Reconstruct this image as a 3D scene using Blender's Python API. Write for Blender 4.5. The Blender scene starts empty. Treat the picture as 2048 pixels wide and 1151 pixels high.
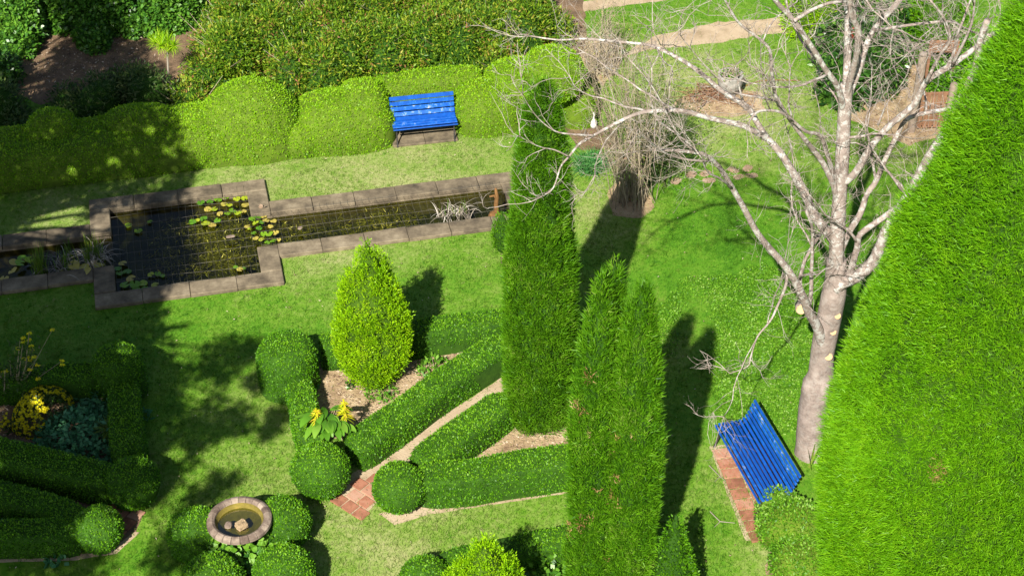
import bpy, bmesh, math
import numpy as np
from mathutils import Vector

rng = np.random.default_rng(7)
SC = bpy.context.scene
COL = SC.collection
R = math.radians

# ------------------------------------------------------------------ camera
PITCH, FPX, CAM_H = R(38.0), 3600.0, 20.0
cam_data = bpy.data.cameras.new('camera')
cam = bpy.data.objects.new('camera', cam_data)
COL.objects.link(cam)
cam.location = (0, 0, CAM_H)
cam.rotation_euler = (R(90) - PITCH, 0, 0)
cam_data.sensor_width = 36.0
cam_data.lens = FPX / 2048.0 * 36.0
cam_data.clip_start = 0.5
cam_data.clip_end = 2000
SC.camera = cam

# ------------------------------------------------------------------ light
SUN_EL, SUN_AZ = R(42.0), R(16.0)           # light travels towards +y, 16 degrees to the right
LIGHT = np.array([math.sin(SUN_AZ) * math.cos(SUN_EL), math.cos(SUN_AZ) * math.cos(SUN_EL), -math.sin(SUN_EL)])
world = bpy.data.worlds.new('World'); SC.world = world
world.use_nodes = True
wn = world.node_tree
sky = wn.nodes.new('ShaderNodeTexSky'); sky.sky_type = 'NISHITA'; sky.sun_disc = False
sky.sun_elevation = SUN_EL; sky.sun_rotation = R(196)
bg = wn.nodes['Background']; bg.inputs['Strength'].default_value = 0.055
wn.links.new(sky.outputs[0], bg.inputs['Color'])
sun_data = bpy.data.lights.new('sun', 'SUN'); sun_data.energy = 5.0; sun_data.angle = R(0.55)
sun_data.color = (1.0, 0.95, 0.86)
sun = bpy.data.objects.new('sun', sun_data); COL.objects.link(sun)
sun.rotation_euler = Vector(LIGHT).to_track_quat('-Z', 'Y').to_euler()
SC.view_settings.view_transform = 'Standard'; SC.view_settings.look = 'None'
SC.view_settings.gamma = 1.0; SC.view_settings.exposure = 0.90

# ------------------------------------------------------------------ survey: from the photograph to metres
CF = np.array([0, math.cos(PITCH), -math.sin(PITCH)]); CU = np.array([0, math.sin(PITCH), math.cos(PITCH)])
CR = np.array([1.0, 0, 0]); CC = np.array([0, 0, CAM_H])
def _ray(px, py): return CF + (px - 1024) / FPX * CR - (py - 575.5) / FPX * CU
def G(px, py, z=0.0):
    r = _ray(px, py); return CC + r * ((z - CAM_H) / r[2])
def PL(px, py, Y):
    r = _ray(px, py); return CC + r * (Y / r[1])
def TOPZ(P, py):
    k = (575.5 - py) / FPX
    return P[1] * (k * math.cos(PITCH) - math.sin(PITCH)) / (math.cos(PITCH) + k * math.sin(PITCH)) + CAM_H

# ------------------------------------------------------------------ mesh kit
def unit(a): return a / np.maximum(np.linalg.norm(a, axis=-1, keepdims=True), 1e-9)
_ph = np.random.default_rng(3)
_K = unit(_ph.normal(size=(24, 3))) * _ph.uniform(.6, 1.6, (24, 1)); _P = _ph.uniform(0, 6.28, 24)
def noise(p, freq=1.0):
    p = np.asarray(p, float)
    return np.sin(p @ (_K.T * freq * 3.0) + _P).mean(-1) * 2.2

class MB:
    def __init__(s): s.v = []; s.f = []; s.m = []; s.r = []; s.n = 0
    def add(s, v, f, mat=0, rnd=None):
        v = np.asarray(v, float).reshape(-1, 3)
        s.v.append(v)
        if isinstance(f, np.ndarray): s.f.append((f + s.n, mat))
        else:
            by = {}
            for q in f: by.setdefault(len(q), []).append(q)
            for q in by.values(): s.f.append((np.array(q) + s.n, mat))
        if rnd is None: rnd = np.full(len(v), 0.5)
        s.r.append(np.asarray(rnd, float)); s.n += len(v)
        return s
    def mesh(s, name, mats, org=(0, 0, 0), smooth=False):
        me = bpy.data.meshes.new(name)
        v = np.concatenate(s.v) - np.asarray(org, float)
        tot = np.concatenate([np.full(len(f), f.shape[1]) for f, _ in s.f])
        idx = np.concatenate([f.ravel() for f, _ in s.f])
        mi = np.concatenate([np.full(len(f), m) for f, m in s.f])
        me.vertices.add(len(v)); me.vertices.foreach_set('co', v.astype(np.float32).ravel())
        me.loops.add(len(idx)); me.loops.foreach_set('vertex_index', idx.astype(np.int32))
        me.polygons.add(len(tot))
        me.polygons.foreach_set('loop_start', np.concatenate([[0], np.cumsum(tot)[:-1]]).astype(np.int32))
        me.polygons.foreach_set('loop_total', tot.astype(np.int32))
        me.polygons.foreach_set('material_index', mi.astype(np.int32))
        me.polygons.foreach_set('use_smooth', np.full(len(tot), bool(smooth)))
        a = me.attributes.new('rnd', 'FLOAT', 'POINT'); a.data.foreach_set('value', np.concatenate(s.r).astype(np.float32))
        me.update(calc_edges=True)
        for m in (mats if isinstance(mats, (list, tuple)) else [mats]): me.materials.append(m)
        return me

def obj(name, me, parent=None, loc=None):
    o = bpy.data.objects.new(name, me); COL.objects.link(o)
    if parent is not None: o.parent = parent
    if loc is not None: o.location = loc
    return o
def tag(o, label=None, cat=None, group=None, kind=None):
    if label: o['label'] = label
    if cat: o['category'] = cat
    if group: o['group'] = group
    if kind: o['kind'] = kind
    return o
def thing(name, label, cat, loc, group=None):
    return tag(obj(name, None, None, tuple(float(q) for q in loc)), label, cat, group)
def part(name, mb, mats, parent, smooth=False):
    org = np.array(parent.location)
    return obj(name, mb.mesh(name, mats, org, smooth), parent)

def grid_faces(nu, nv, wrap=False):
    i, j = np.meshgrid(np.arange(nu if wrap else nu - 1), np.arange(nv - 1), indexing='ij')
    a = i * nv + j; b = ((i + 1) % nu) * nv + j
    return np.stack([a, b, b + 1, a + 1], -1).reshape(-1, 4)
def tube(pts, rad, sides=6, cap=True):
    pts = np.asarray(pts, float); n = len(pts); rad = np.broadcast_to(rad, (n,))
    t = unit(np.gradient(pts, axis=0)); up = np.array([0.3, 0.2, 1.0])
    if abs(unit(t[0]) @ unit(up)) > .95: up = np.array([1.0, .3, 0])
    s = unit(np.cross(t, up)); b = np.cross(t, s)
    a = np.arange(sides) / sides * 2 * np.pi
    ring = pts[:, None] + rad[:, None, None] * (np.cos(a)[None, :, None] * s[:, None] + np.sin(a)[None, :, None] * b[:, None])
    v = ring.transpose(1, 0, 2).reshape(-1, 3)
    f = grid_faces(sides, n, True).tolist()
    if cap:
        f.append([k * n + n - 1 for k in range(sides)]); f.append([k * n for k in range(sides)][::-1])
    return v, f
_bx = {}
def rbox(sx, sy, sz, b=0.0):
    k = (round(sx, 4), round(sy, 4), round(sz, 4), b)
    if k not in _bx:
        bm = bmesh.new(); bmesh.ops.create_cube(bm, size=1)
        bmesh.ops.scale(bm, vec=(sx, sy, sz), verts=bm.verts)
        if b: bmesh.ops.bevel(bm, geom=bm.edges[:], offset=b, segments=1, affect='EDGES')
        bm.verts.index_update()
        _bx[k] = (np.array([v.co for v in bm.verts]), [[v.index for v in f.verts] for f in bm.faces]); bm.free()
    return _bx[k][0].copy(), _bx[k][1]
def rotz(v, a):
    c, s = math.cos(a), math.sin(a); v = np.asarray(v, float)
    return np.stack([v[..., 0] * c - v[..., 1] * s, v[..., 0] * s + v[..., 1] * c, v[..., 2]], -1)
def revolve(prof, segs, c=(0, 0, 0), wob=0.0):
    prof = np.asarray(prof, float); a = np.arange(segs) / segs * 2 * np.pi
    v = np.stack([np.cos(a)[:, None] * prof[None, :, 0], np.sin(a)[:, None] * prof[None, :, 0], np.broadcast_to(prof[:, 1], (segs, len(prof)))], -1).reshape(-1, 3)
    return v + np.asarray(c), grid_faces(segs, len(prof), True)
def blob(c, rx, ry, hz, ez=1.0, exy=1.0, rot=0.0, tmin=0.0, lump=0.03, lf=1.2, nu=40, nv=16):
    t = np.linspace(tmin, math.pi / 2, nv); a = np.arange(nu) / nu * 2 * np.pi
    pw = lambda x, e: np.sign(x) * np.abs(x) ** e
    rr = pw(np.cos(t), ez); zz = pw(np.sin(t), ez)
    v = np.stack([rx * pw(np.cos(a), exy)[:, None] * rr, ry * pw(np.sin(a), exy)[:, None] * rr, np.broadcast_to(hz * zz, (nu, nv))], -1).reshape(-1, 3)
    v = rotz(v, rot); n = unit(v * np.array([1 / rx, 1 / ry, 1 / hz]))
    v = v + np.asarray(c, float)
    v = v + n * noise(v, lf)[:, None] * lump + n * noise(v, lf * 3)[:, None] * lump * .4
    v[:, 2] = np.maximum(v[:, 2], 0.005)
    return v, grid_faces(nu, nv, True)
def hedge_sweep(pts, w, h, lump=.026, rnd=.06, hs=None, seg=.12, bulge=.06):
    """rounded-rectangle section along a ground polyline"""
    P = np.asarray(pts, float)[:, :2]; d = np.r_[0, np.cumsum(np.linalg.norm(np.diff(P, axis=0), axis=1))]
    n = max(4, int(d[-1] / seg)); s = np.linspace(0, d[-1], n)
    X = np.stack([np.interp(s, d, P[:, 0]), np.interp(s, d, P[:, 1])], -1)
    hh = np.interp(s, d, hs) if hs is not None else np.full(n, h)
    t = unit(np.gradient(X, axis=0)); nn = np.stack([-t[:, 1], t[:, 0]], -1)
    sec = []
    for k in range(5): sec.append((-1 + .0 * k, k / 5 * .85, 0))
    for k in range(5):
        a = math.pi - k / 4 * math.pi / 2; sec.append((-1, .85, a))
    for k in range(1, 5): sec.append((-1 + 2 * k / 5, 1, None))
    for k in range(5):
        a = math.pi / 2 - k / 4 * math.pi / 2; sec.append((1, .85, a))
    for k in range(5): sec.append((1, .85 * (1 - (k + 1) / 5), 0))
    v = []
    for i in range(n):
        e = min(i, n - 1 - i) * seg; wi = w / 2 * (1 - .25 * max(0, 1 - e / .25) ** 2)
        H = hh[i] * (1 - .08 * max(0, 1 - e / .2) ** 2)
        for q, z, a in sec:
            if a is None: o, zz = q * (wi - rnd), H
            elif a == 0: o, zz = q * wi * (1 + bulge * math.sin(z * 3)), z * (H - rnd) / .85
            else: o, zz = q * (wi - rnd) + math.cos(a) * rnd, H - rnd + math.sin(a) * rnd
            v.append((X[i, 0] + nn[i, 0] * o, X[i, 1] + nn[i, 1] * o, zz))
    v = np.array(v); m = len(sec)
    f = grid_faces(n, m).tolist()
    f.append(list(range(m))); f.append([(n - 1) * m + k for k in range(m)][::-1])
    dn = np.stack([noise(v, 1.3), noise(v + 9, 1.3), noise(v + 5, 1.3)], -1)
    v = v + dn * lump; v[:, 2] = np.maximum(v[:, 2], .004)
    return v, f

def tris(f):
    if isinstance(f, np.ndarray): f = f.tolist()
    o = []
    for q in f:
        for k in range(1, len(q) - 1): o.append((q[0], q[k], q[k + 1]))
    return np.array(o)
def scatter(v, f, density, clear=None):
    T = tris(f); a, b, c = v[T[:, 0]], v[T[:, 1]], v[T[:, 2]]
    n = np.cross(b - a, c - a); A = np.linalg.norm(n, axis=1) / 2
    N = int(A.sum() * density); k = rng.choice(len(T), N, p=A / A.sum())
    u, w = rng.random(N), rng.random(N); m = u + w > 1; u[m] = 1 - u[m]; w[m] = 1 - w[m]
    p = a[k] + (b - a)[k] * u[:, None] + (c - a)[k] * w[:, None]
    cen = v.mean(0); nn = unit(n[k])
    return p, nn
def outward(p, n, cen):
    s = np.sign(((p - cen) * n).sum(-1)); s[s == 0] = 1
    return n * s[:, None]
def diamonds(mb, base, d, L, W, mat=0, rnd=None, wide=.45, upn=None):
    N = len(base); L = np.broadcast_to(L, (N,))[:, None]; W = np.broadcast_to(W, (N,))[:, None]
    ref = rng.normal(size=(N, 3))
    if upn is not None: ref = ref * upn + np.array([0, 0, 1.0])
    s = unit(np.cross(d, ref))
    v = np.stack([base, base + d * L * wide + s * W / 2, base + d * L, base + d * L * wide - s * W / 2], 1).reshape(-1, 3)
    f = np.arange(N * 4).reshape(N, 4)
    if rnd is None: rnd = rng.random(N)
    mb.add(v, f, mat, np.repeat(rnd, 4))
def blades(mb, base, d, L, W, mat=0, rnd=None):
    N = len(base); L = np.broadcast_to(L, (N,))[:, None]; W = np.broadcast_to(W, (N,))[:, None]
    s = unit(np.cross(d, rng.normal(size=(N, 3))))
    v = np.stack([base + s * W / 2, base + d * L, base - s * W / 2], 1).reshape(-1, 3)
    if rnd is None: rnd = rng.random(N)
    mb.add(v, np.arange(N * 3).reshape(N, 3), mat, np.repeat(rnd, 3))
def curved_blades(mb, base, d, L, W, droop=.5, mat=0, rnd=None, segs=3, flat=True):
    """strap leaves that arch over"""
    N = len(base); L = np.broadcast_to(L, (N,)); W = np.broadcast_to(W, (N,)); droop = np.broadcast_to(droop, (N,))
    s = unit(np.cross(d, np.array([0, 0, 1.0]) + rng.normal(size=(N, 3)) * .25))
    p = base.copy(); dd = d.copy(); rows = []
    for k in range(segs + 1):
        w = W * (1 - (k / segs) ** 2 * .92)
        rows.append(np.stack([p - s * w[:, None] / 2, p + s * w[:, None] / 2], 1))
        p = p + dd * (L / segs)[:, None]
        dd = unit(dd + np.array([0, 0, -1.0]) * (droop / segs * 1.6)[:, None])
    v = np.stack(rows, 1)                       # N, segs+1, 2, 3
    idx = np.arange(N * (segs + 1) * 2).reshape(N, segs + 1, 2)
    f = np.stack([idx[:, :-1, 0], idx[:, :-1, 1], idx[:, 1:, 1], idx[:, 1:, 0]], -1).reshape(-1, 4)
    if rnd is None: rnd = rng.random(N)
    mb.add(v.reshape(-1, 3), f, mat, np.repeat(rnd, (segs + 1) * 2))
def leafify(mb, v, f, density, L, W, lift=.02, nb=.55, up=0.0, mat=1, cen=None, top_tone=0.0, thin=1.0):
    p, n = scatter(v, f, density); n = outward(p, n, v.mean(0) if cen is None else np.asarray(cen))
    if thin < 1:                                   # clipped sides carry fewer leaves than the densely sprouting top
        k = rng.random(len(p)) < thin + (1 - thin) * np.clip(n[:, 2] * 1.3, 0, 1); p, n = p[k], n[k]
    if thin < 1:
        k = (p[:, 2] > .42) | (noise(p, 2.2) + .6 * (rng.random(len(p)) - .5) > -.35 + .5 * (.42 - p[:, 2])); p, n = p[k], n[k]
    rn = np.clip(rng.random(len(p)) + top_tone * (np.clip(n[:, 2], 0, 1) - .4), 0, 1)  # leaf tone shifted paler on upward faces, darker on the sides
    N = len(p); d = unit(n * nb + rng.normal(size=(N, 3)) * .6 + np.array([0, 0, up]))
    k = rng.uniform(.7, 1.35, N)
    diamonds(mb, p + n * (rng.uniform(-lift, lift * .7, N) + (rng.random(N) < .02) * rng.uniform(.01, .05, N))[:, None], d, L * k, W * k, mat, rn, upn=.55)
def plumes(mb, p, n, k, plen, pwid, L, W, up=.9, out=.45, mat=1, thin=False, lean=(0, 0, 0)):
    N = len(p)
    d = unit(n * out + np.array([0, 0, up]) + np.asarray(lean) + rng.normal(size=(N, 3)) * .18)
    sz = rng.uniform(.7, 1.3, N)
    base = np.repeat(p, k, 0); dd = np.repeat(d, k, 0); ss = np.repeat(sz, k)
    t = rng.uniform(-.35, 1, N * k)
    jit = rng.normal(size=(N * k, 3)) * (pwid * (1.1 - .75 * np.clip(t, 0, 1)))[:, None]
    q = base + dd * (t * plen * ss)[:, None] + jit
    ld = unit(dd + jit / pwid * .45 + rng.normal(size=(N * k, 3)) * .25)
    r = np.clip(np.repeat(rng.random(N), k) * .6 + rng.random(N * k) * .4, 0, 1)
    (blades if thin else diamonds)(mb, q, ld, L * rng.uniform(.7, 1.3, N * k), W, mat, r)

# ------------------------------------------------------------------ materials
def mat(name, build):
    m = bpy.data.materials.new(name); m.use_nodes = True
    nt = m.node_tree; nt.nodes.clear(); out = nt.nodes.new('ShaderNodeOutputMaterial'); build(nt, out); return m
def N_(nt, t, **kw):
    n = nt.nodes.new(t)
    for k, v in kw.items():
        if k in n.inputs: n.inputs[k].default_value = v
        else: setattr(n, k, v)
    return n
def ramp(nt, stops, src):
    r = nt.nodes.new('ShaderNodeValToRGB'); e = r.color_ramp.elements
    while len(e) < len(stops): e.new(.5)
    for el, (p, c) in zip(e, stops): el.position = p; el.color = (*c, 1)
    nt.links.new(src, r.inputs[0]); return r.outputs[0]
def pos_noise(nt, scale, detail=3, rough=.55):
    g = nt.nodes.new('ShaderNodeNewGeometry'); n = N_(nt, 'ShaderNodeTexNoise', Scale=scale, Detail=detail, Roughness=rough)
    nt.links.new(g.outputs['Position'], n.inputs['Vector']); return n.outputs[0]
def mathn(nt, op, a, b):
    n = nt.nodes.new('ShaderNodeMath'); n.operation = op
    for i, q in enumerate((a, b)):
        if isinstance(q, (int, float)): n.inputs[i].default_value = q
        else: nt.links.new(q, n.inputs[i])
    return n.outputs[0]
def mixc(nt, fac, a, b):
    n = nt.nodes.new('ShaderNodeMix'); n.data_type = 'RGBA'
    for s, q in ((n.inputs[0], fac), (n.inputs[6], a), (n.inputs[7], b)):
        if isinstance(q, tuple): s.default_value = (*q, 1) if len(q) == 3 else q
        elif isinstance(q, (int, float)): s.default_value = q
        else: nt.links.new(q, s)
    return n.outputs[2]
def attr(nt, name='rnd'):
    a = nt.nodes.new('ShaderNodeAttribute'); a.attribute_name = name; return a.outputs['Fac']
def finish(nt, out, col, rough=.6, spec=.3, trans=0.0, bump=None, bstr=.3, bdist=.02):
    p = N_(nt, 'ShaderNodeBsdfPrincipled', Roughness=rough); p.inputs['Specular IOR Level'].default_value = spec
    if isinstance(col, tuple): p.inputs['Base Color'].default_value = (*col, 1)
    else: nt.links.new(col, p.inputs['Base Color'])
    if bump is not None:
        b = N_(nt, 'ShaderNodeBump', Strength=bstr, Distance=bdist); nt.links.new(bump, b.inputs['Height']); nt.links.new(b.outputs[0], p.inputs['Normal'])
    if trans:
        t = nt.nodes.new('ShaderNodeBsdfTranslucent')
        if isinstance(col, tuple): t.inputs[0].default_value = (*col, 1)
        else: nt.links.new(col, t.inputs[0])
        mx = N_(nt, 'ShaderNodeMixShader'); mx.inputs[0].default_value = trans
        nt.links.new(p.outputs[0], mx.inputs[1]); nt.links.new(t.outputs[0], mx.inputs[2]); nt.links.new(mx.outputs[0], out.inputs[0])
    else: nt.links.new(p.outputs[0], out.inputs[0])
def leaf_mat(name, stops, patch=.35, pscale=1.6, trans=.28, rough=.5, spec=.3):
    def b(nt, out):
        f = mathn(nt, 'ADD', attr(nt), mathn(nt, 'MULTIPLY', mathn(nt, 'SUBTRACT', pos_noise(nt, pscale), .5), patch * 3))
        finish(nt, out, ramp(nt, stops, f), rough, spec, trans)
    return mat(name, b)
def noise_mat(name, stops, scale=4, detail=6, rough=.85, spec=.2, bstr=.4, bscale=40, bdist=.02, rndmix=0.0):
    def b(nt, out):
        f = pos_noise(nt, scale, detail, .65)
        if rndmix: f = mathn(nt, 'ADD', f, mathn(nt, 'MULTIPLY', mathn(nt, 'SUBTRACT', attr(nt), .5), rndmix))
        finish(nt, out, ramp(nt, stops, f), rough, spec, 0, pos_noise(nt, bscale, 5), bstr, bdist)
    return mat(name, b)

M = {}
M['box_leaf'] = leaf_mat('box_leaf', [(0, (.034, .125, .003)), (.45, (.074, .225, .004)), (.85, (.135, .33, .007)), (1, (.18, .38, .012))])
M['box_core'] = noise_mat('box_core', [(.3, (.018, .055, .004)), (.7, (.04, .11, .006))], 6)
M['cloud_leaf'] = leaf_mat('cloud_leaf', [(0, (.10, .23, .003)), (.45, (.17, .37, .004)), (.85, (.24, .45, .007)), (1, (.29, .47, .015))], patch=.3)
M['cloud_core'] = noise_mat('cloud_core', [(.3, (.07, .11, .012)), (.7, (.12, .20, .012))], 6)
M['gold_leaf'] = leaf_mat('gold_leaf', [(0, (.11, .27, .002)), (.5, (.26, .50, .003)), (.9, (.38, .60, .006)), (1, (.42, .55, .03))])
M['gold_core'] = noise_mat('gold_core', [(.3, (.03, .07, .003)), (.7, (.06, .12, .005))], 6)
M['cyp_leaf'] = leaf_mat('cyp_leaf', [(0, (.028, .105, .002)), (.5, (.085, .24, .004)), (.85, (.145, .33, .008)), (1, (.22, .34, .05))])
M['cyp_core'] = noise_mat('cyp_core', [(.3, (.015, .05, .003)), (.7, (.03, .085, .005))], 6)
M['lime_leaf'] = leaf_mat('lime_leaf', [(0, (.08, .245, .003)), (.5, (.14, .36, .004)), (.9, (.20, .43, .006)), (1, (.25, .45, .015))], patch=.35)
M['lime_core'] = noise_mat('lime_core', [(.3, (.02, .06, .004)), (.7, (.05, .11, .006))], 3)
M['brown_leaf'] = leaf_mat('brown_leaf', [(0, (.24, .12, .05)), (.5, (.42, .25, .10)), (1, (.55, .40, .20))])
M['nandina'] = leaf_mat('nandina', [(0, (.035, .10, .004)), (.4, (.10, .22, .008)), (.7, (.19, .32, .012)), (.92, (.34, .36, .03)), (.97, (.34, .24, .05)), (1, (.30, .13, .06))], patch=.26, pscale=1.1)
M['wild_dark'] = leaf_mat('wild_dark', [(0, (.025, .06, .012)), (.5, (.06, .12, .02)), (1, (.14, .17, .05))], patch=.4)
M['ivy_bush'] = leaf_mat('ivy_bush', [(0, (.03, .11, .012)), (.5, (.08, .225, .02)), (1, (.15, .33, .03))], rough=.35, spec=.5)
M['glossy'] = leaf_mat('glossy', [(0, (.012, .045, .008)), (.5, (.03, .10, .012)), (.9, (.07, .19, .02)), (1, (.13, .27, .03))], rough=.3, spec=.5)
M['fresh'] = leaf_mat('fresh', [(0, (.07, .20, .015)), (.5, (.12, .30, .02)), (1, (.20, .38, .04))], rough=.42)
M['teal'] = leaf_mat('teal', [(0, (.05, .17, .07)), (.5, (.08, .27, .11)), (1, (.15, .36, .17))])
M['strap'] = leaf_mat('strap', [(0, (.03, .13, .03)), (.5, (.055, .22, .045)), (1, (.14, .33, .09))])
M['reed'] = leaf_mat('reed', [(0, (.05, .11, .012)), (.6, (.12, .22, .02)), (1, (.25, .30, .04))])
M['dead'] = leaf_mat('dead', [(0, (.16, .13, .10)), (.6, (.38, .33, .26)), (1, (.58, .53, .45))], trans=.1)
M['twig'] = noise_mat('twig', [(.3, (.18, .15, .10)), (.7, (.40, .33, .23))], 5, rndmix=.5)
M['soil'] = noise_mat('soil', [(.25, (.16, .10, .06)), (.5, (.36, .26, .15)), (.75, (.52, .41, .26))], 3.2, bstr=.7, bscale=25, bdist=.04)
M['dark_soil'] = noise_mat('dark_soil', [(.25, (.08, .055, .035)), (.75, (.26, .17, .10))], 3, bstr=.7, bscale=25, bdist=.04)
M['chip'] = leaf_mat('chip', [(0, (.12, .07, .045)), (.5, (.34, .24, .16)), (1, (.55, .45, .34))], trans=.05)
M['path_dirt'] = noise_mat('path_dirt', [(.25, (.26, .19, .11)), (.5, (.42, .32, .21)), (.8, (.50, .41, .28))], 2.5, bstr=.5, bscale=30)
M['stone'] = noise_mat('stone', [(.25, (.05, .042, .03)), (.42, (.115, .092, .062)), (.58, (.19, .152, .10)), (.8, (.32, .265, .18))], 3.6, rough=.9, bstr=.6, bscale=45, bdist=.012, rndmix=.2)
M['brick'] = noise_mat('brick', [(.2, (.20, .085, .05)), (.5, (.36, .155, .095)), (.8, (.44, .26, .18))], 6, rough=.9, bstr=.5, bscale=70, bdist=.008, rndmix=.5)
M['step'] = noise_mat('step', [(.25, (.26, .16, .10)), (.75, (.44, .32, .22))], 6)
M['wood'] = noise_mat('wood', [(.25, (.16, .115, .085)), (.75, (.34, .27, .21))], 7, bscale=50)
M['redwood'] = noise_mat('redwood', [(.25, (.14, .07, .04)), (.75, (.30, .16, .09))], 7, bscale=50)
M['iron'] = noise_mat('iron', [(.3, (.02, .02, .02)), (.7, (.05, .045, .04))], 9, rough=.6, spec=.4)
M['wire'] = noise_mat('wire', [(.3, (.05, .045, .035)), (.7, (.22, .20, .15))], 5, rough=.6, spec=.4)
M['spike'] = leaf_mat('spike', [(0, (.40, .46, .01)), (.6, (.62, .60, .015)), (1, (.70, .45, .05))], trans=.3)
M['flower_y'] = leaf_mat('flower_y', [(0, (.70, .60, .01)), (1, (.88, .80, .02))], trans=.3)
M['flower_r'] = leaf_mat('flower_r', [(0, (.45, .04, .02)), (1, (.62, .12, .05))], trans=.3)
M['pale_leaf'] = leaf_mat('pale_leaf', [(0, (.05, .16, .006)), (.5, (.11, .28, .01)), (.9, (.18, .37, .02)), (1, (.26, .42, .08))], patch=.35)
M['white'] = noise_mat('white', [(.3, (.6, .6, .58)), (.7, (.78, .78, .76))], 5, bstr=.1)
M['cut'] = noise_mat('cut', [(.3, (.55, .34, .17)), (.7, (.68, .46, .26))], 25, bstr=.1)
M['urn'] = noise_mat('urn', [(.3, (.20, .19, .17)), (.7, (.42, .40, .36))], 8, bscale=50)
def _blue(nt, out):
    f = mathn(nt, 'ADD', pos_noise(nt, 9, 7, .75), mathn(nt, 'MULTIPLY', mathn(nt, 'SUBTRACT', attr(nt), .5), .26))
    col = ramp(nt, [(0, (.002, .035, .19)), (.36, (.004, .06, .31)), (.5, (.004, .065, .33)), (.62, (.006, .095, .43)), (.70, (.02, .14, .50)), (.735, (.22, .30, .45)), (.80, (.45, .45, .45))], f)
    finish(nt, out, col, .42, .4, 0, pos_noise(nt, 60, 3), .1, .004)
M['blue'] = mat('blue', _blue)
def _bark(nt, out):
    f = pos_noise(nt, 5.0, 7, .7)
    base = ramp(nt, [(.25, (.12, .092, .08)), (.5, (.28, .225, .195)), (.75, (.41, .335, .295))], f)
    lich = ramp(nt, [(.50, (0, 0, 0)), (.56, (1, 1, 1))], pos_noise(nt, 11, 5, .65))
    h = attr(nt)
    finish(nt, out, mixc(nt, mathn(nt, 'MULTIPLY', lich, h), base, (.56, .55, .51)), .9, .15, 0, pos_noise(nt, 30, 5), .6, .02)
M['bark'] = mat('bark', _bark)
def _trunk(nt, out):
    finish(nt, out, ramp(nt, [(.3, (.09, .06, .04)), (.7, (.20, .14, .10))], pos_noise(nt, 6)), .9, .15, 0, pos_noise(nt, 30, 5), .6, .02)
M['trunk'] = mat('trunk', _trunk)
def _water(nt, out):
    fr = N_(nt, 'ShaderNodeFresnel', IOR=1.33)
    t = nt.nodes.new('ShaderNodeBsdfTransparent'); t.inputs[0].default_value = (.58, .62, .30, 1)
    g = N_(nt, 'ShaderNodeBsdfGlossy', Roughness=.03); g.inputs[0].default_value = (1, 1, 1, 1)
    b = N_(nt, 'ShaderNodeBump', Strength=.05, Distance=.01); nt.links.new(pos_noise(nt, 7, 2), b.inputs['Height'])
    nt.links.new(b.outputs[0], fr.inputs['Normal']); nt.links.new(b.outputs[0], g.inputs['Normal'])
    mx = nt.nodes.new('ShaderNodeMixShader')
    nt.links.new(fr.outputs[0], mx.inputs[0]); nt.links.new(t.outputs[0], mx.inputs[1]); nt.links.new(g.outputs[0], mx.inputs[2]); nt.links.new(mx.outputs[0], out.inputs[0])
M['water'] = mat('water', _water)
M['pond_floor'] = noise_mat('pond_floor', [(.3, (.025, .028, .012)), (.5, (.065, .066, .018)), (.7, (.13, .12, .03))], 2.2, rough=.9)
M['algae'] = leaf_mat('algae', [(0, (.10, .10, .012)), (.5, (.28, .25, .02)), (1, (.60, .55, .12))], patch=.6, trans=.1)
M['pad'] = leaf_mat('pad', [(0, (.07, .20, .012)), (.45, (.15, .30, .012)), (.85, (.34, .42, .02)), (1, (.45, .34, .08))], patch=0, rough=.35, spec=.5, trans=.15)
M['bath_floor'] = noise_mat('bath_floor', [(.3, (.10, .08, .015)), (.6, (.19, .15, .028)), (.8, (.32, .19, .045))], 5, rough=.9)
M['stone_bath'] = noise_mat('stone_bath', [(.25, (.10, .07, .055)), (.5, (.20, .15, .115)), (.75, (.37, .295, .225))], 9, rough=.9, bscale=60, bdist=.01, rndmix=.3)
M['rust'] = noise_mat('rust', [(.3, (.10, .055, .02)), (.7, (.26, .13, .045))], 9)

# lawn colour: green to dry straw, driven by the blade/vertex attribute
def _grass(nt, out, tr):
    a = attr(nt)
    big = mathn(nt, 'MULTIPLY', mathn(nt, 'SUBTRACT', pos_noise(nt, 1.3, 5, .6), .5), .9)
    mid = mathn(nt, 'MULTIPLY', mathn(nt, 'SUBTRACT', pos_noise(nt, 9, 3, .6), .5), .8)
    f = mathn(nt, 'ADD', a, mathn(nt, 'ADD', big, mid))
    col = ramp(nt, [(.0, (.045, .15, .006)), (.26, (.08, .21, .01)), (.48, (.125, .245, .02)), (.72, (.195, .28, .055)), (1, (.31, .33, .13))], f)
    finish(nt, out, col, .65, .2, tr)
M['lawn'] = mat('lawn', lambda nt, o: _grass(nt, o, 0))
M['grass'] = mat('grass', lambda nt, o: _grass(nt, o, .25))
DRY = [(700, 320, 2.0, .30), (420, 350, 1.5, .22), (900, 310, 1.5, .22), (800, 480, 1.5, .15), (1180, 420, .8, .40), (90, 430, 1.2, .35), (620, 515, .8, .25), (880, 1060, 1.6, .26),
       (700, 1080, 1.0, .25), (1450, 960, .7, .2), (1560, 1110, .5, .5), (1400, 190, 1.4, .3), (1350, 130, 1.4, .18), (1560, 200, 1.0, .2), (1530, 300, 1.2, .2), (1320, 700, .5, .3),
       (1440, 430, 1.2, -.08), (1500, 560, 1.5, -.12), (1350, 470, .9, -.1), (420, 640, 1.6, -.05), (1550, 820, 1.0, -.1), (1230, 490, .6, .15), (1830, 300, .7, .3), (450, 960, 1.2, .1), (560, 900, .8, .12),
       (1430, 1070, .9, -.05), (1390, 30, 3.0, -.02), (850, 600, 1.2, -.05), (545, 780, .5, .3)]
DRYW = [(G(a, b)[:2], s, w) for a, b, s, w in DRY]
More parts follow.
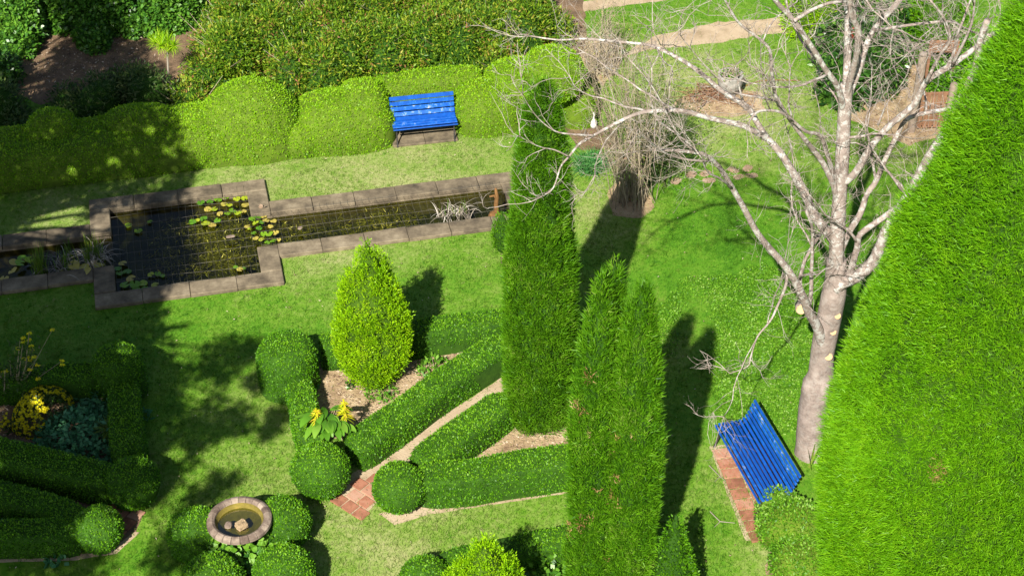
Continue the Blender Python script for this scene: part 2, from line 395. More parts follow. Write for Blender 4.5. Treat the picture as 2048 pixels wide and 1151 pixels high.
def dryness(xy):
    d = np.full(len(xy), .30)
    for c, s, w in DRYW: d += w * np.exp(-((xy - c) ** 2).sum(1) / (2 * s * s))
    return d

# ------------------------------------------------------------------ pond frame
PA = R(12.4); PO = G(218, 423)[:2]; PC, PS = math.cos(PA), math.sin(PA)
def W(u, v, z=0.0): return np.array([PO[0] + u * PC - v * PS, PO[1] + u * PS + v * PC, z])
def UV(xy): d = xy - PO; return np.stack([d[:, 0] * PC + d[:, 1] * PS, -d[:, 0] * PS + d[:, 1] * PC], -1)
UL, U0, U1, UR = -4.84, 0.0, 2.65, 7.5
AT, AB = -0.80, -1.84                    # arm water edges
def in_pond(uv, e):
    u, v = uv[:, 0], uv[:, 1]
    return ((u > U0 - e) & (u < U1 + e) & (v > -2.65 - e) & (v < e)) | ((u > UL - e) & (u < UR + e) & (v > AB - e) & (v < AT + e))

# ------------------------------------------------------------------ ground: one sheet with the pond cut out
e = .18
us = np.unique(np.r_[[-600, -150, -60, -30], np.arange(-14, 24, .25), [30, 60, 150, 600], U0 - e, U1 + e, UL - e, UR + e].round(4))
vs = np.unique(np.r_[[-600, -150, -60, -30], np.arange(-16, 14, .25), [30, 60, 150, 600], e, -2.65 - e, AB - e, AT + e].round(4))
uu, vv = np.meshgrid(us, vs, indexing='ij')
gv = np.stack([PO[0] + uu * PC - vv * PS, PO[1] + uu * PS + vv * PC, np.zeros_like(uu)], -1).reshape(-1, 3)
gf = grid_faces(len(us), len(vs))
cen = np.stack([uu.ravel()[gf].mean(1), vv.ravel()[gf].mean(1)], -1)
gf = gf[~in_pond(cen, e - .001)]
mb = MB().add(gv, gf, 0, dryness(gv[:, :2]) + .1)
tag(obj('ground', mb.mesh('ground', M['lawn'])), kind='structure')

# sheets: name, z, material, outline in photo points
def poly_pts(pix, z=0.0): return np.array([G(a, b)[:2] for a, b in pix])
def inside(xy, poly):
    x, y = xy[:, 0], xy[:, 1]; r = np.zeros(len(xy), bool); j = len(poly) - 1
    for i in range(len(poly)):
        a, b = poly[i], poly[j]
        c = ((a[1] > y) != (b[1] > y)) & (x < (b[0] - a[0]) * (y - a[1]) / (b[1] - a[1] + 1e-12) + a[0]); r ^= c; j = i
    return r
def ragged(poly, amp=.05, step=.15):
    """outline with an uneven, natural edge"""
    out = []
    for i in range(len(poly)):
        a, b = poly[i], poly[(i + 1) % len(poly)]; n = max(1, int(np.linalg.norm(b - a) / step))
        for k in range(n): out.append(a + (b - a) * k / n)
    out = np.array(out)
    return out + rng.normal(size=out.shape) * amp * .22 + np.stack([noise(np.c_[out, out[:, :1]], .9), noise(np.c_[out[:, ::-1], out[:, :1]], .9)], -1) * amp
BARE = []
def sheet(name, pix, m, z=.004, amp=.05, kind='structure', soft=True):
    p = ragged(poly_pts(pix), amp) if soft else poly_pts(pix)
    bm = bmesh.new(); bmesh.ops.triangulate(bm, faces=[bm.faces.new([bm.verts.new((x, y, z)) for x, y in p])])
    bm.normal_update()
    for f in bm.faces:
        if f.normal.z < 0: f.normal_flip()
    me = bpy.data.meshes.new(name); bm.to_mesh(me); bm.free(); me.materials.append(m)
    o = tag(obj(name, me), kind=kind); BARE.append((p, name)); return o
sheet('flower_bed', [(626, 740), (660, 690), (1010, 660), (1000, 700), (820, 800), (720, 870), (640, 880)], M['soil'], .004, .03)
sheet('flower_bed', [(800, 960), (920, 920), (1010, 810), (1150, 790), (1180, 900), (1150, 935), (850, 1000)], M['soil'], .0045, .03)
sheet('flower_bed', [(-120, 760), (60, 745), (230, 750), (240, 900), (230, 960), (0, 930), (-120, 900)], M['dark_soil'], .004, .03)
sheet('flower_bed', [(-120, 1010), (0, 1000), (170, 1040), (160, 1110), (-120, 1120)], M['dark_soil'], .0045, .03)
sheet('path', [(672, 1006), (702, 948), (1010, 750), (1040, 790), (830, 930), (770, 985), (722, 1038)], M['path_dirt'], .0055, .02)
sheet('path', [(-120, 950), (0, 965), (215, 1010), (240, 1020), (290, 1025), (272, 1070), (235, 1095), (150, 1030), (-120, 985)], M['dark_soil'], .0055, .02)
sheet('path_edge', [(760, 1025), (850, 1008), (1000, 990), (1150, 965), (1160, 982), (1000, 1008), (860, 1028), (790, 1048)], M['path_dirt'], .0062, .025)
sheet('path_edge', [(150, 1110), (-120, 1114), (-120, 1126), (150, 1120), (235, 1106), (282, 1064), (272, 1062), (222, 1099)], M['path_dirt'], .0062, .02)
sheet('bare_soil', [(1085, 38), (1160, 26), (1260, 8), (1420, -10), (1700, -45), (1700, -65), (1290, -14), (1180, 2), (1090, 16)], M['path_dirt'], .004, .08)
sheet('dirt_track', [(1240, 112), (1300, 72), (1420, 47), (1600, 31), (1850, 8), (1850, 44), (1600, 66), (1400, 88), (1290, 102)], M['path_dirt'], .004, .1)
sheet('bare_soil', [(1365, 195), (1420, 178), (1520, 185), (1530, 215), (1480, 232), (1400, 235), (1340, 225)], M['soil'], .0042, .1)
sheet('bare_soil', [(1690, 240), (1740, 190), (1790, 130), (1900, 120), (1960, 200), (1900, 270), (1820, 290), (1760, 262)], M['soil'], .0046, .1)
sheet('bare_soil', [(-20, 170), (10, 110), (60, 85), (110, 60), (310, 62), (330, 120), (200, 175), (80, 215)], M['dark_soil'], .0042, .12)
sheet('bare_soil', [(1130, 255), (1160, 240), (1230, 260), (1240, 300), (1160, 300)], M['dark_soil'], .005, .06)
sheet('bare_soil', [(1222, 380), (1245, 360), (1295, 370), (1308, 415), (1285, 435), (1235, 428)], M['soil'], .0052, .08)
sheet('bare_soil', [(1165, 120), (1175, 85), (1235, 80), (1240, 130), (1200, 175)], M['soil'], .0054, .08)
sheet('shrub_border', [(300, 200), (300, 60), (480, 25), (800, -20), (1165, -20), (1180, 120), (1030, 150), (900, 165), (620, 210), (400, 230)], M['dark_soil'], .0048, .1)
sheet('bare_soil', [(1540, 1090), (1600, 1075), (1620, 1140), (1580, 1165), (1530, 1150)], M['soil'], .0038, .08)

# paving slab under the far bench
def slab(name, c, sx, sy, h, a, m, parent=None, b=.006, z=0.0, rnd=None):
    v, f = rbox(sx, sy, h, b); v = rotz(v, a) + np.array([c[0], c[1], z + h / 2])
    q = MB().add(v, f, 0, np.full(len(v), rng.random() if rnd is None else rnd))
    if parent is None: return obj(name, q.mesh(name, m))
    return part(name, q, m, parent)

# ------------------------------------------------------------------ pond
pond = thing('garden_pond', 'cross-shaped garden pond edged with weathered brown stone slabs', 'pond', W(1.33, -1.33))
q = MB()
def wall_quad(a, b, z0, z1): q.add(np.array([W(*a, z0), W(*b, z0), W(*b, z1), W(*a, z1)]), np.array([[0, 1, 2, 3]]))
loop = [(U0, 0), (U1, 0), (U1, AT), (UR, AT), (UR, AB), (U1, AB), (U1, -2.65), (U0, -2.65), (U0, AB), (UL, AB), (UL, AT), (U0, AT)]
for i in range(len(loop)): wall_quad(loop[i], loop[(i + 1) % len(loop)], -.45, .005)
part('basin_wall', q, M['stone'], pond)
q = MB(); FZ = -.42
for u0, u1, v0, v1 in ((U0, U1, -2.65, 0), (U1, UR, AB, AT), (UL, U0, AB, AT)):
    q.add(np.array([W(u0, v0, FZ), W(u1, v0, FZ), W(u1, v1, FZ), W(u0, v1, FZ)]), np.array([[0, 1, 2, 3]]))
part('basin_floor', q, M['pond_floor'], pond)
CW = .36
def coping(u0, u1, v0, v1, along):
    n = max(1, round((u1 - u0 if along == 'u' else v1 - v0) / .82)); g = .003
    for k in range(n):
        if along == 'u': a, b, c, d = u0 + (u1 - u0) * k / n + g, u0 + (u1 - u0) * (k + 1) / n - g, v0, v1
        else: a, b, c, d = u0, u1, v0 + (v1 - v0) * k / n + g, v0 + (v1 - v0) * (k + 1) / n - g
        j = rng.normal(size=3) * .006
        slab('coping_stone', W((a + b) / 2 + j[0] * .3, (c + d) / 2 + j[1]), b - a, d - c, .085, PA + j[2] * .6, M['stone'], pond, .012, z=rng.uniform(-.006, .003))
I = .02                                   # slabs overhang the water a little
coping(U0 - CW, U1 + CW, -I, CW, 'u'); coping(U0 - CW, U1 + CW, -2.65 - CW, -2.65 + I, 'u')
coping(U1 - I, U1 + CW, AT - .0, -I, 'v'); coping(U1 - I, U1 + CW, -2.65 + I, AB, 'v')
coping(U0 - CW, U0 + I, AT, -I, 'v'); coping(U0 - CW, U0 + I, -2.65 + I, AB, 'v')
coping(U1 + CW, UR + CW, AT - I, AT + CW, 'u'); coping(U1 + CW, UR + CW, AB - CW, AB + I, 'u'); coping(UR - I, UR + CW, AB + I, AT - I, 'v')
coping(UL - CW, U0 - CW, AT - I, AT + CW, 'u'); coping(UL - CW, U0 - CW, AB - CW, AB + I, 'u'); coping(UL - CW, UL + I, AB + I, AT - I, 'v')
WZ = -.05
q = MB()
for u0, u1, v0, v1 in ((U0, U1, -2.65, 0), (U1, UR, AB, AT), (UL, U0, AB, AT)):
    q.add(np.array([W(u0, v0, WZ), W(u1, v0, WZ), W(u1, v1, WZ), W(u0, v1, WZ)]), np.array([[0, 1, 2, 3]]))
tag(obj('water', q.mesh('water', M['water'])), kind='structure')
# algae clouds under the surface
q = MB()
for k in range(70):
    u, v = (rng.uniform(.9, 2.6), rng.uniform(-2.1, -.5)) if k < 40 else (rng.uniform(2.6, 5.6), rng.uniform(AB + .1, AT - .2))
    n = 150; c = W(u, v, -.14); s = rng.uniform(.10, .26)
    p = c + rng.normal(size=(n, 3)) * np.array([s, s, .05]); p[:, 2] = np.clip(p[:, 2], FZ + .02, WZ - .02)
    d = unit(rng.normal(size=(n, 3)) * np.array([1, 1, .4])); diamonds(q, p, d, rng.uniform(.05, .15, n), .011)
tag(obj('pond_weed', q.mesh('pond_weed', M['algae'])), 'tangled olive pond weed under the water surface', 'pond weed', kind='stuff')
# wire netting laid over the water
def netting(name, label, u0, u1, v0, v1, su, sv, z0):
    o = thing(name, label, 'netting', W((u0 + u1) / 2, (v0 + v1) / 2)); q = MB()
    zf = lambda u, v: z0 - .05 * np.sin(np.pi * np.clip((v - v0) / (v1 - v0), 0, 1)) + .012 * np.sin(u * 2.3 + v * 3)
    for u in np.arange(u0, u1, su):
        vv = np.linspace(v0, v1, 9); q.add(*tube([W(u + .006 * math.sin(9 * x + u * 7), x, zf(u, x)) for x in vv], .0024, 3, False))
    for v in np.arange(v0, v1, sv):
        v += rng.normal() * .012
        uu_ = np.linspace(u0, u1, 24); q.add(*tube([W(x, v + .02 * math.sin(x * 2.1 + v * 5), zf(x, v)) for x in uu_], .0026, 3, False))
    part('wire', q, M['wire'], o)
netting('wire_netting', 'wire netting stretched over the square lily basin of the pond', .02, 2.62, -2.68, .17, .128, .30, .096)
netting('wire_netting', 'wire netting laid over the long narrow right arm of the pond', 2.72, 7.46, AB - .03, AT + .06, .135, .27, .094)
# lilies
def pad_mesh(r, name):
    a = np.linspace(R(14), R(346), 15); v = [(0, 0, 0)] + [(r * math.cos(t) * (1 + .06 * math.sin(3 * t)), r * math.sin(t), .006 * math.sin(4 * t)) for t in a]
    return np.array(v), [[0, k, k + 1] for k in range(1, 15)]
def lily(label, spots, dead=.06, lift=0.0):
    c = np.mean([G(a, b, WZ) for a, b, _ in spots], 0); o = thing('water_lily', label, 'water lily', (c[0], c[1], WZ), 'water lilies in the pond')
    for a, b, r in spots:
        P = G(a, b, WZ + .01); v, f = pad_mesh(r * .88, 'x'); t = np.array([rng.normal() * .10 + lift * rng.normal(), rng.normal() * .1])
        v = rotz(v, rng.uniform(0, 6.28)); v[:, 2] += v[:, 0] * t[0] + v[:, 1] * t[1] + abs(t).sum() * r
        v = v + P + np.array([0, 0, .012 + rng.random() * (.02 + lift * .3)])
        q = MB().add(v, f, 0, np.full(len(v), rng.random() if rng.random() > dead else .97)); part('lily_pad', q, M['pad'], o)
    return o
lily('water lily with yellow-green pads in the sunny back corner of the basin', [(402, 408, .09), (420, 406, .08), (436, 402, .09), (452, 397, .07), (448, 411, .075), (416, 421, .085), (428, 420, .09), (459, 413, .07), (474, 400, .085), (490, 398, .09), (491, 413, .095), (466, 425, .08), (476, 427, .08), (455, 429, .07), (440, 430, .07), (488, 424, .06)])
lily('water lily of six bright pads floating mid basin', [(385, 445, .085), (395, 442, .06), (407, 439, .09), (412, 449, .10), (425, 452, .085), (435, 444, .075)])
lily('crowded water lily with reddish yellow pads where basin meets right arm', [(495, 455, .07), (505, 447, .075), (516, 440, .08), (527, 437, .07), (512, 455, .07), (522, 452, .075), (533, 447, .075), (541, 455, .06), (548, 450, .07), (519, 461, .07), (528, 472, .075), (540, 478, .08), (552, 474, .07), (512, 484, .07), (524, 487, .07), (535, 490, .06), (547, 487, .075), (558, 483, .05), (508, 470, .06), (500, 466, .05)], .3, .25)
lily('small three-pad water lily near the front right basin corner', [(472, 537, .06), (480, 541, .07), (488, 538, .05)])
lily('water lily of dark shaded pads along the front left basin edge', [(262, 560, .10), (250, 572, .10), (270, 572, .11), (286, 567, .10), (272, 582, .10), (290, 580, .08), (310, 572, .08), (302, 552, .07), (316, 549, .07), (325, 553, .06), (240, 548, .08), (255, 545, .09), (246, 530, .09), (236, 540, .08)])
lily('two lone lily pads in the shaded back left of the basin', [(257, 453, .08), (277, 463, .09), (300, 445, .06)])
lily('water lily with broad dark pads beside the reeds in the left arm', [(45, 520, .10), (30, 530, .11), (42, 535, .10), (28, 552, .10), (10, 565, .10), (60, 526, .09), (165, 545, .16), (172, 553, .13), (185, 527, .11), (150, 540, .12), (200, 538, .11), (100, 556, .06), (124, 548, .05)], .25, .2)

# ------------------------------------------------------------------ grass blades (uncountable)
LAWN_BOUNDS = (-12.6, 12.6, 17.6, 38.0)
A_ = (LAWN_BOUNDS[1] - LAWN_BOUNDS[0]) * (LAWN_BOUNDS[3] - LAWN_BOUNDS[2])
n = int(A_ * 1650)
xy = np.stack([rng.uniform(*LAWN_BOUNDS[:2], n), rng.uniform(*LAWN_BOUNDS[2:], n)], -1)
keep = np.abs(xy[:, 0]) < 1.2 + xy[:, 1] * .315 + .4
keep &= ~in_pond(UV(xy), CW + .01)
xyj = xy + rng.normal(size=xy.shape) * .055            # blades stray over the edge of bare ground
for p, nm in BARE: keep &= ~(inside(xyj, p) & (rng.random(n) < (.96 if nm != 'path' else .93)))
xy = xy[keep]; n = len(xy)
dr = dryness(xy)
tall = (noise(np.c_[xy, xy[:, :1]], .5) > .1)
q = MB()
d = unit(rng.normal(size=(n, 3)) * np.array([.75, .75, .2]) + np.array([0, 0, .75]))
L = rng.uniform(.025, .055, n) * np.where(tall, 1.3, 1.0) * np.where(xy[:, 1] < 21.5, 1.35, 1.0)
blades(q, np.c_[xy, np.full(n, .001)], d, L, rng.uniform(.007, .012, n), 0, np.clip(dr + rng.normal(size=n) * .16, 0, 1.2))
tag(obj('grass', q.mesh('grass', M['grass'])), 'short mown lawn grass, green with straw-coloured dry patches', 'grass', kind='stuff')
# clover among the grass right of the twin cypress
pc = poly_pts([(1300, 620), (1380, 560), (1520, 530), (1640, 560), (1640, 860), (1560, 890), (1420, 870), (1400, 760), (1330, 700)])
n = 40000; xy = np.stack([rng.uniform(pc[:, 0].min(), pc[:, 0].max(), n), rng.uniform(pc[:, 1].min(), pc[:, 1].max(), n)], -1)
xy = xy[inside(xy, ragged(pc, .25))]; xy = xy[noise(np.c_[xy, xy[:, :1]], 1.1) > -.35 + .5 * (rng.random(len(xy)) - .5)]; n = len(xy)
q = MB(); d = unit(rng.normal(size=(n, 3)) * np.array([1, 1, .35]) + np.array([0, 0, .3]))
diamonds(q, np.c_[xy, rng.uniform(.02, .06, n)], d, rng.uniform(.025, .05, n), rng.uniform(.018, .032, n), upn=.8)
tag(obj('clover', q.mesh('clover', M['pale_leaf'])), 'broad-leaved clover and weeds mixed into the lawn by the bare tree', 'clover', kind='stuff')
# fallen leaves on the lawn
n = 1500; xy = np.stack([rng.uniform(-9, 9, n), rng.uniform(18, 34, n)], -1); xy = xy[~in_pond(UV(xy), .0)]; n = len(xy); q = MB()
diamonds(q, np.c_[xy, rng.uniform(.045, .06, n)], unit(rng.normal(size=(n, 3)) * np.array([1, 1, .3])), rng.uniform(.02, .05, n), rng.uniform(.012, .025, n), upn=.5)
tag(obj('fallen_leaves', q.mesh('fallen_leaves', M['chip'])), 'scattered small dry leaves lying on the lawn', 'leaves', kind='stuff')
# coarse tufts and weeds standing out of the mown grass
nt_ = 5200; xy = np.stack([rng.uniform(-9.5, 9.5, nt_), rng.uniform(18, 34.5, nt_)], -1); keep = ~in_pond(UV(xy), CW + .02)
for p, nm in BARE: keep &= ~inside(xy, p)
keep &= (noise(np.c_[xy, xy[:, :1]], .8) > -.2) | (rng.random(nt_) < .3); xy = xy[keep]; m_ = 9; b = np.repeat(xy, m_, 0) + rng.normal(size=(len(xy) * m_, 2)) * .025; n = len(b); q = MB()
blades(q, np.c_[b, np.full(n, .002)], unit(rng.normal(size=(n, 3)) * np.array([.8, .8, .15]) + np.array([0, 0, .6])), rng.uniform(.05, .10, n), rng.uniform(.010, .017, n), 0, np.clip(np.repeat(dryness(xy) + rng.normal(size=len(xy)) * .22, m_), 0, 1.1))
tag(obj('grass_tufts', q.mesh('grass_tufts', M['grass'])), 'coarse longer grass tufts scattered through the lawn', 'grass', kind='stuff')
# wood chips and leaf litter on the beds
q = MB()
for pix, dens in (([(626, 740), (660, 690), (1010, 660), (820, 800), (720, 870), (640, 880)], 260), ([(850, 940), (1010, 810), (1150, 790), (1170, 920)], 240), ([(0, 760), (230, 750), (235, 950), (0, 920)], 200),
                  ([(1365, 195), (1520, 185), (1480, 232), (1340, 225)], 120), ([(1700, 240), (1790, 130), (1900, 120), (1940, 220), (1820, 290)], 120), ([(60, 125), (110, 70), (310, 62), (330, 120), (80, 200)], 100)):
    p = poly_pts(pix); lo, hi = p.min(0), p.max(0); n = int(np.prod(hi - lo) * dens * 1.6)
    xy = rng.uniform(lo, hi, (n, 2)); xy = xy[inside(xy, p)]; n = len(xy)
    diamonds(q, np.c_[xy, rng.uniform(.008, .02, n)], unit(rng.normal(size=(n, 3)) * np.array([1, 1, .25])), rng.uniform(.03, .09, n), rng.uniform(.012, .03, n))
tag(obj('leaf_litter', q.mesh('leaf_litter', M['chip'])), 'pinkish bark chips and dry leaf litter on the soil beds', 'leaf litter', kind='stuff')

# ------------------------------------------------------------------ clipped hedges and balls
def clipped(name, label, cat, shapes, leaf='box_leaf', core='box_core', dens=3500, L=.034, Wd=.0205, lift=.012, group=None, loc=None):
    c = np.mean([s[0].mean(0) for s in shapes], 0) if loc is None else np.asarray(loc)
    o = thing(name, label, cat, (c[0], c[1], 0), group); qc = MB(); ql = MB()
    for v, f in shapes:
        qc.add(v, f); leafify(ql, v, f, dens, L, Wd, lift, nb=.4, mat=0, top_tone=.35, thin=.75)
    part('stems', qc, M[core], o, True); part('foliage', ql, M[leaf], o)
    return o
def ball(px, py, r, zc=None, sq=.92, ez=.95, exy=1.0):
    zc = r * .9 if zc is None else zc
    c = G(px, py, zc); return blob((c[0], c[1], zc), r, r, r * sq, ez, exy, 0, R(-78), .032, 1.5)
H5 = .5
def line(pts, z=H5): return [G(a, b, z) for a, b in pts]

# right bed
clipped('box_drum', 'drum-shaped clipped box at the back left corner of the sunlit bed', 'topiary', [blob((*G(571, 688, .9)[:2], 0), .50, .48, .94, .40, 1, 0, 0, .025, 1.5)])
clipped('box_hedge', 'short box hedge from the sunlit drum down to a box ball', 'hedge', [hedge_sweep(line([(596, 752), (606, 800), (622, 878)], .46), .42, .46)])
clipped('box_ball', 'round box ball at the brick path mouth, left of the path', 'topiary', [ball(641, 941, .455)])
clipped('box_hedge', 'long diagonal box hedge along the upper side of the brick path', 'hedge', [hedge_sweep(line([(706, 886), (852, 780), (1012, 674)]), .52, H5)])
clipped('box_hedge', 'box hedge behind the golden cone conifer at the back of the bed', 'hedge', [hedge_sweep(line([(640, 682), (760, 668), (880, 648), (1010, 628)]), .48, H5)])
clipped('box_ball', 'round box ball standing right of the brick path mouth', 'topiary', [ball(800, 976, .405)])
clipped('box_hedge', 'box hedge arm running up beside the brick path to the tall cypress', 'hedge', [hedge_sweep(line([(838, 918), (930, 850), (1016, 788)]), .52, H5)])
clipped('box_hedge', 'box hedge arm from the box ball to the twin cypress', 'hedge', [hedge_sweep(line([(838, 950), (930, 944), (1040, 926), (1165, 908)]), .52, .55)])
# left bed, in the shade
clipped('box_drum', 'shaded drum-shaped box with a sunlit spot on its top', 'topiary', [blob((*G(231, 706, .85)[:2], 0), .43, .40, .88, .45, 1, 0, 0, .025, 1.5)])
clipped('box_hedge', 'dark box hedge running left from the shaded drum behind the yellow flowers', 'hedge', [hedge_sweep(line([(210, 738), (110, 742), (-90, 752)]), .46, H5)])
clipped('box_hedge', 'dark box hedge from the shaded drum forward to a box ball', 'hedge', [hedge_sweep(line([(244, 755), (250, 830), (258, 910)]), .5, H5)])
clipped('box_ball', 'shaded box ball at the mouth of the left path, above it', 'topiary', [ball(264, 966, .41)])
clipped('box_hedge', 'dark box hedge along the upper side of the left path', 'hedge', [hedge_sweep(line([(225, 948), (110, 922), (-90, 878)]), .54, H5)])
clipped('box_ball', 'half-lit box ball at the mouth of the left path, below it', 'topiary', [ball(194, 1056, .36)])
clipped('box_hedge', 'dark box hedge along the lower side of the left path', 'hedge', [hedge_sweep(line([(160, 1022), (60, 988), (-90, 950)]), .44, .42)])
clipped('box_hedge', 'dark box hedge at the lower left edge beside the half-lit ball', 'hedge', [hedge_sweep(line([(155, 1046), (60, 1050), (-90, 1052)]), .44, .45)])
# around the bird bath and along the bottom edge
for px, py, r, lab in ((392, 1068, .44, 'left of the bird bath'), (568, 1045, .42, 'right of the bird bath, under its shadow'), (428, 1166, .47, 'front left of the bird bath, cut by the picture edge'), (568, 1148, .46, 'front right of the bird bath, cut by the picture edge')):
    clipped('box_ball', 'sunny box ball ' + lab, 'topiary', [ball(px, py, r)], 'cloud_leaf' if False else 'box_leaf')
clipped('box_ball', 'box ball at the bottom edge left of the bright conifer tip', 'topiary', [ball(850, 1158, .36)])
clipped('box_hedge', 'box hedge behind the bright conifer tip at the bottom edge', 'hedge', [hedge_sweep(line([(880, 1122), (980, 1100), (1150, 1068)], .35), .42, .38)])

# the cloud-clipped hedge at the back
HR = R(8)
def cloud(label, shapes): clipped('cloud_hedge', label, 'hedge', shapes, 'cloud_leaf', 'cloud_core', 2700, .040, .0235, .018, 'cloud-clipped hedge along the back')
def cb(px, py, back, rx, ry, h, ez=.7, exy=.85, z=0.0, tmin=0.0):
    c = G(px, py); return blob((c[0] - back * math.sin(HR), c[1] + back * math.cos(HR), z), rx, ry, h, ez, exy, HR, tmin, .06, .7, 56, 20)
cloud('long shaded cloud-clipped hedge at left with two low mounds', [hedge_sweep([G(-160, 412) + [0, .72, 0], G(80, 378) + [0, .72, 0], G(250, 357) + [0, .72, 0], G(430, 333) + [0, .72, 0]], 1.45, .74, .06, .3),
       cb(108, 375, 1.0, .62, .55, 1.12, .85), cb(285, 352, .9, .95, .6, .98, .8)])
cloud('big rounded cloud-clipped dome left of the blue bench', [cb(508, 336, .90, 1.12, .86, 1.42, .95, .92), hedge_sweep([G(560, 330) + [0, .72, 0], G(640, 320) + [0, .72, 0]], 1.2, .62, .05, .25), cb(430, 342, .80, .75, .72, .82, .7)])
cloud('sloping cloud-clipped mound against the left end of the blue bench', [cb(690, 313, .78, 1.10, .76, .92, .72, .66), cb(735, 306, .85, .55, .68, 1.05, .66, .62)])
cloud('low clipped hedge strip directly behind the blue bench', [hedge_sweep([G(740, 300) + [0, 1.22, 0], G(850, 286) + [0, 1.22, 0], G(960, 270) + [0, 1.15, 0]], .62, .86, .05, .2)])
cloud('clipped hedge mound against the right end of the blue bench', [cb(982, 276, .70, .70, .68, .78, .6, .62), cb(1050, 262, .95, .8, .75, 1.0, .75, .8)])
cloud('raised cloud-clipped ball behind the tall cypress tip', [blob((*G(1105, 142, 1.3)[:2], 1.22), .63, .58, .50, .8, .9, HR, R(-85), .04, 1.0), cb(1110, 240, 1.0, .55, .5, 1.05, .6)])
cloud('small clipped shrub beside the bare brown shrub', [cb(1163, 262, .42, .38, .40, .80, .6, .8)])

# ------------------------------------------------------------------ conifers
def conifer(name, label, stems, leaf, core, dens, k, plen, pwid, L, Wd, up=.9, out=.45, thin=False, lump=.05, lf=1.4, brown=(), cat='conifer', group=None, ridge=0.0, trunk_r=.07, lean=(0, 0, 0), shrink=.91, gaps=None):
    c = stems[0][0]; o = thing(name, label, cat, (c[0], c[1], 0), group)
    qt, qc, ql = MB(), MB(), MB()
    for P, h, prof, z0 in stems:
        prof = np.array(prof, float); hs = np.linspace(0, 1, 26); rr = np.interp(hs, prof[:, 0], prof[:, 1])
        v, f = revolve(np.stack([rr, z0 + hs * (h - z0)], -1), 40)
        a = np.arctan2(v[:, 1], v[:, 0]); dirs = np.stack([np.cos(a), np.sin(a), np.zeros_like(a)], -1)
        rad = np.linalg.norm(v[:, :2], axis=1); v = v + np.array([P[0], P[1], 0])
        am = (noise(v, lf) * lump + (noise(v * np.array([1, 1, .25]), lf * 3.2) * ridge)) * np.minimum(1, rad / .25)
        v = v + dirs * am[:, None]
        cc = v.copy(); cc[:, :2] = P[:2] + (v[:, :2] - P[:2]) * shrink; qc.add(cc, f)
        p, n = scatter(v, f, dens); ax = np.stack([np.full(len(p), P[0]), np.full(len(p), P[1]), p[:, 2] - .15 * rr.max()], -1)
        n = outward(p, n, ax)
        kk = rng.random(len(p)) < np.where(p[:, 2] > 10.5, .3, 1) * np.where(n[:, 1] > .35, .45, 1); p, n = p[kk], n[kk]   # the far side and the high tip are sparser
        if gaps is not None:                       # hollows between the sprays
            kk = noise(p, 1.9) + .45 * noise(p, 5) < -gaps * 1.3 + .25 * (rng.random(len(p)) - .5); p = p - n * (kk * .15)[:, None]
        plumes(ql, p, n, k, plen, pwid, L, Wd, up, out, 0, thin, lean)
        qt.add(*tube([(P[0], P[1], 0), (P[0], P[1], h * .5), (P[0], P[1], h * .93)], [trunk_r, trunk_r * .7, .01], 7))
        for (px, py, s) in brown:                       # browned sprays on the visible side
            m = np.array([px, py])
            scr = project(p); dd = np.hypot(scr[:, 0] - px, scr[:, 1] - py)
            sel = np.where((dd < s) & (n[:, 1] < -.1))[0][:6]
            if len(sel): plumes(ql, p[sel] + n[sel] * .045, n[sel], 9, plen * .8, pwid * .7, L * .8, Wd * 1.1, up, out, 1, thin)
    part('trunk', qt, M['trunk'], o); part('inner_branches', qc, M[core], o, True); part('crown', ql, [M[leaf], M['brown_leaf']], o)
    return o
def project(P):
    d = np.asarray(P) - CC; w = d @ CF
    return np.stack([1024 + FPX * (d @ CR) / w, 575.5 - FPX * (d @ CU) / w], -1)
P = G(750, 757)
conifer('golden_conifer', 'bright golden-green egg-shaped conifer in the sunlit flower bed', [(P, TOPZ(P, 486), [(0, .32), (.08, .46), (.2, .56), (.3, .58), (.45, .53), (.59, .44), (.77, .28), (.92, .11), (1, .01)], .06)],
        'gold_leaf', 'gold_core', 190, 26, .17, .030, .045, .017, 1.0, .42, ridge=.08, lump=.05)
P = G(1078, 838)
conifer('tall_cypress', 'tall dark green column cypress at the centre of the picture', [(P, TOPZ(P, 160), [(0, .44), (.05, .50), (.2, .53), (.4, .51), (.55, .45), (.66, .39), (.78, .32), (.87, .25), (.95, .16), (1, .04)], .05)],
        'cyp_leaf', 'cyp_core', 380, 18, .13, .028, .075, .014, .9, .45, thin=True, ridge=.05, lump=.05, brown=((1165, 340, 14), (1165, 660, 10)))
Pa, Pb, Pc = G(1179, 1184), G(1252, 1192), G(1202, 1160)
conifer('twin_cypress', 'twin-topped cypress with browned tips at the bottom of the picture', [(Pa, TOPZ(Pa, 556), [(0, .26), (.12, .30), (.3, .31), (.5, .30), (.7, .245), (.85, .17), (.95, .08), (1, .01)], .05), (Pb, TOPZ(Pb, 574), [(0, .25), (.12, .30), (.35, .31), (.55, .30), (.75, .245), (.88, .17), (.96, .08), (1, .01)], .05), (Pc, TOPZ(Pc, 526), [(0, .1), (.3, .12), (.6, .13), (.8, .13), (.93, .08), (1, .01)], .05)],
        'cyp_leaf', 'cyp_core', 340, 18, .16, .026, .085, .014, 1.2, .32, thin=True, ridge=.06, lump=.05, brown=((1165, 820, 14), (1185, 755, 8), (1172, 870, 7), (1225, 910, 8), (1235, 960, 7), (1235, 1000, 16), (1170, 1040, 14), (1150, 1060, 12), (1195, 980, 7), (1235, 875, 6), (1320, 950, 6), (1265, 880, 5), (1215, 1120, 8)))
P = G(1004, 528)
conifer('small_conifer', 'small side conifer with bare brown stem left of the tall cypress', [(P + [0, 0, 0], TOPZ(P, 428), [(0, .04), (.15, .14), (.5, .17), (.8, .11), (1, .02)], .28)], 'cyp_leaf', 'cyp_core', 420, 9, .07, .02, .04, .014, trunk_r=.025, lump=.03)
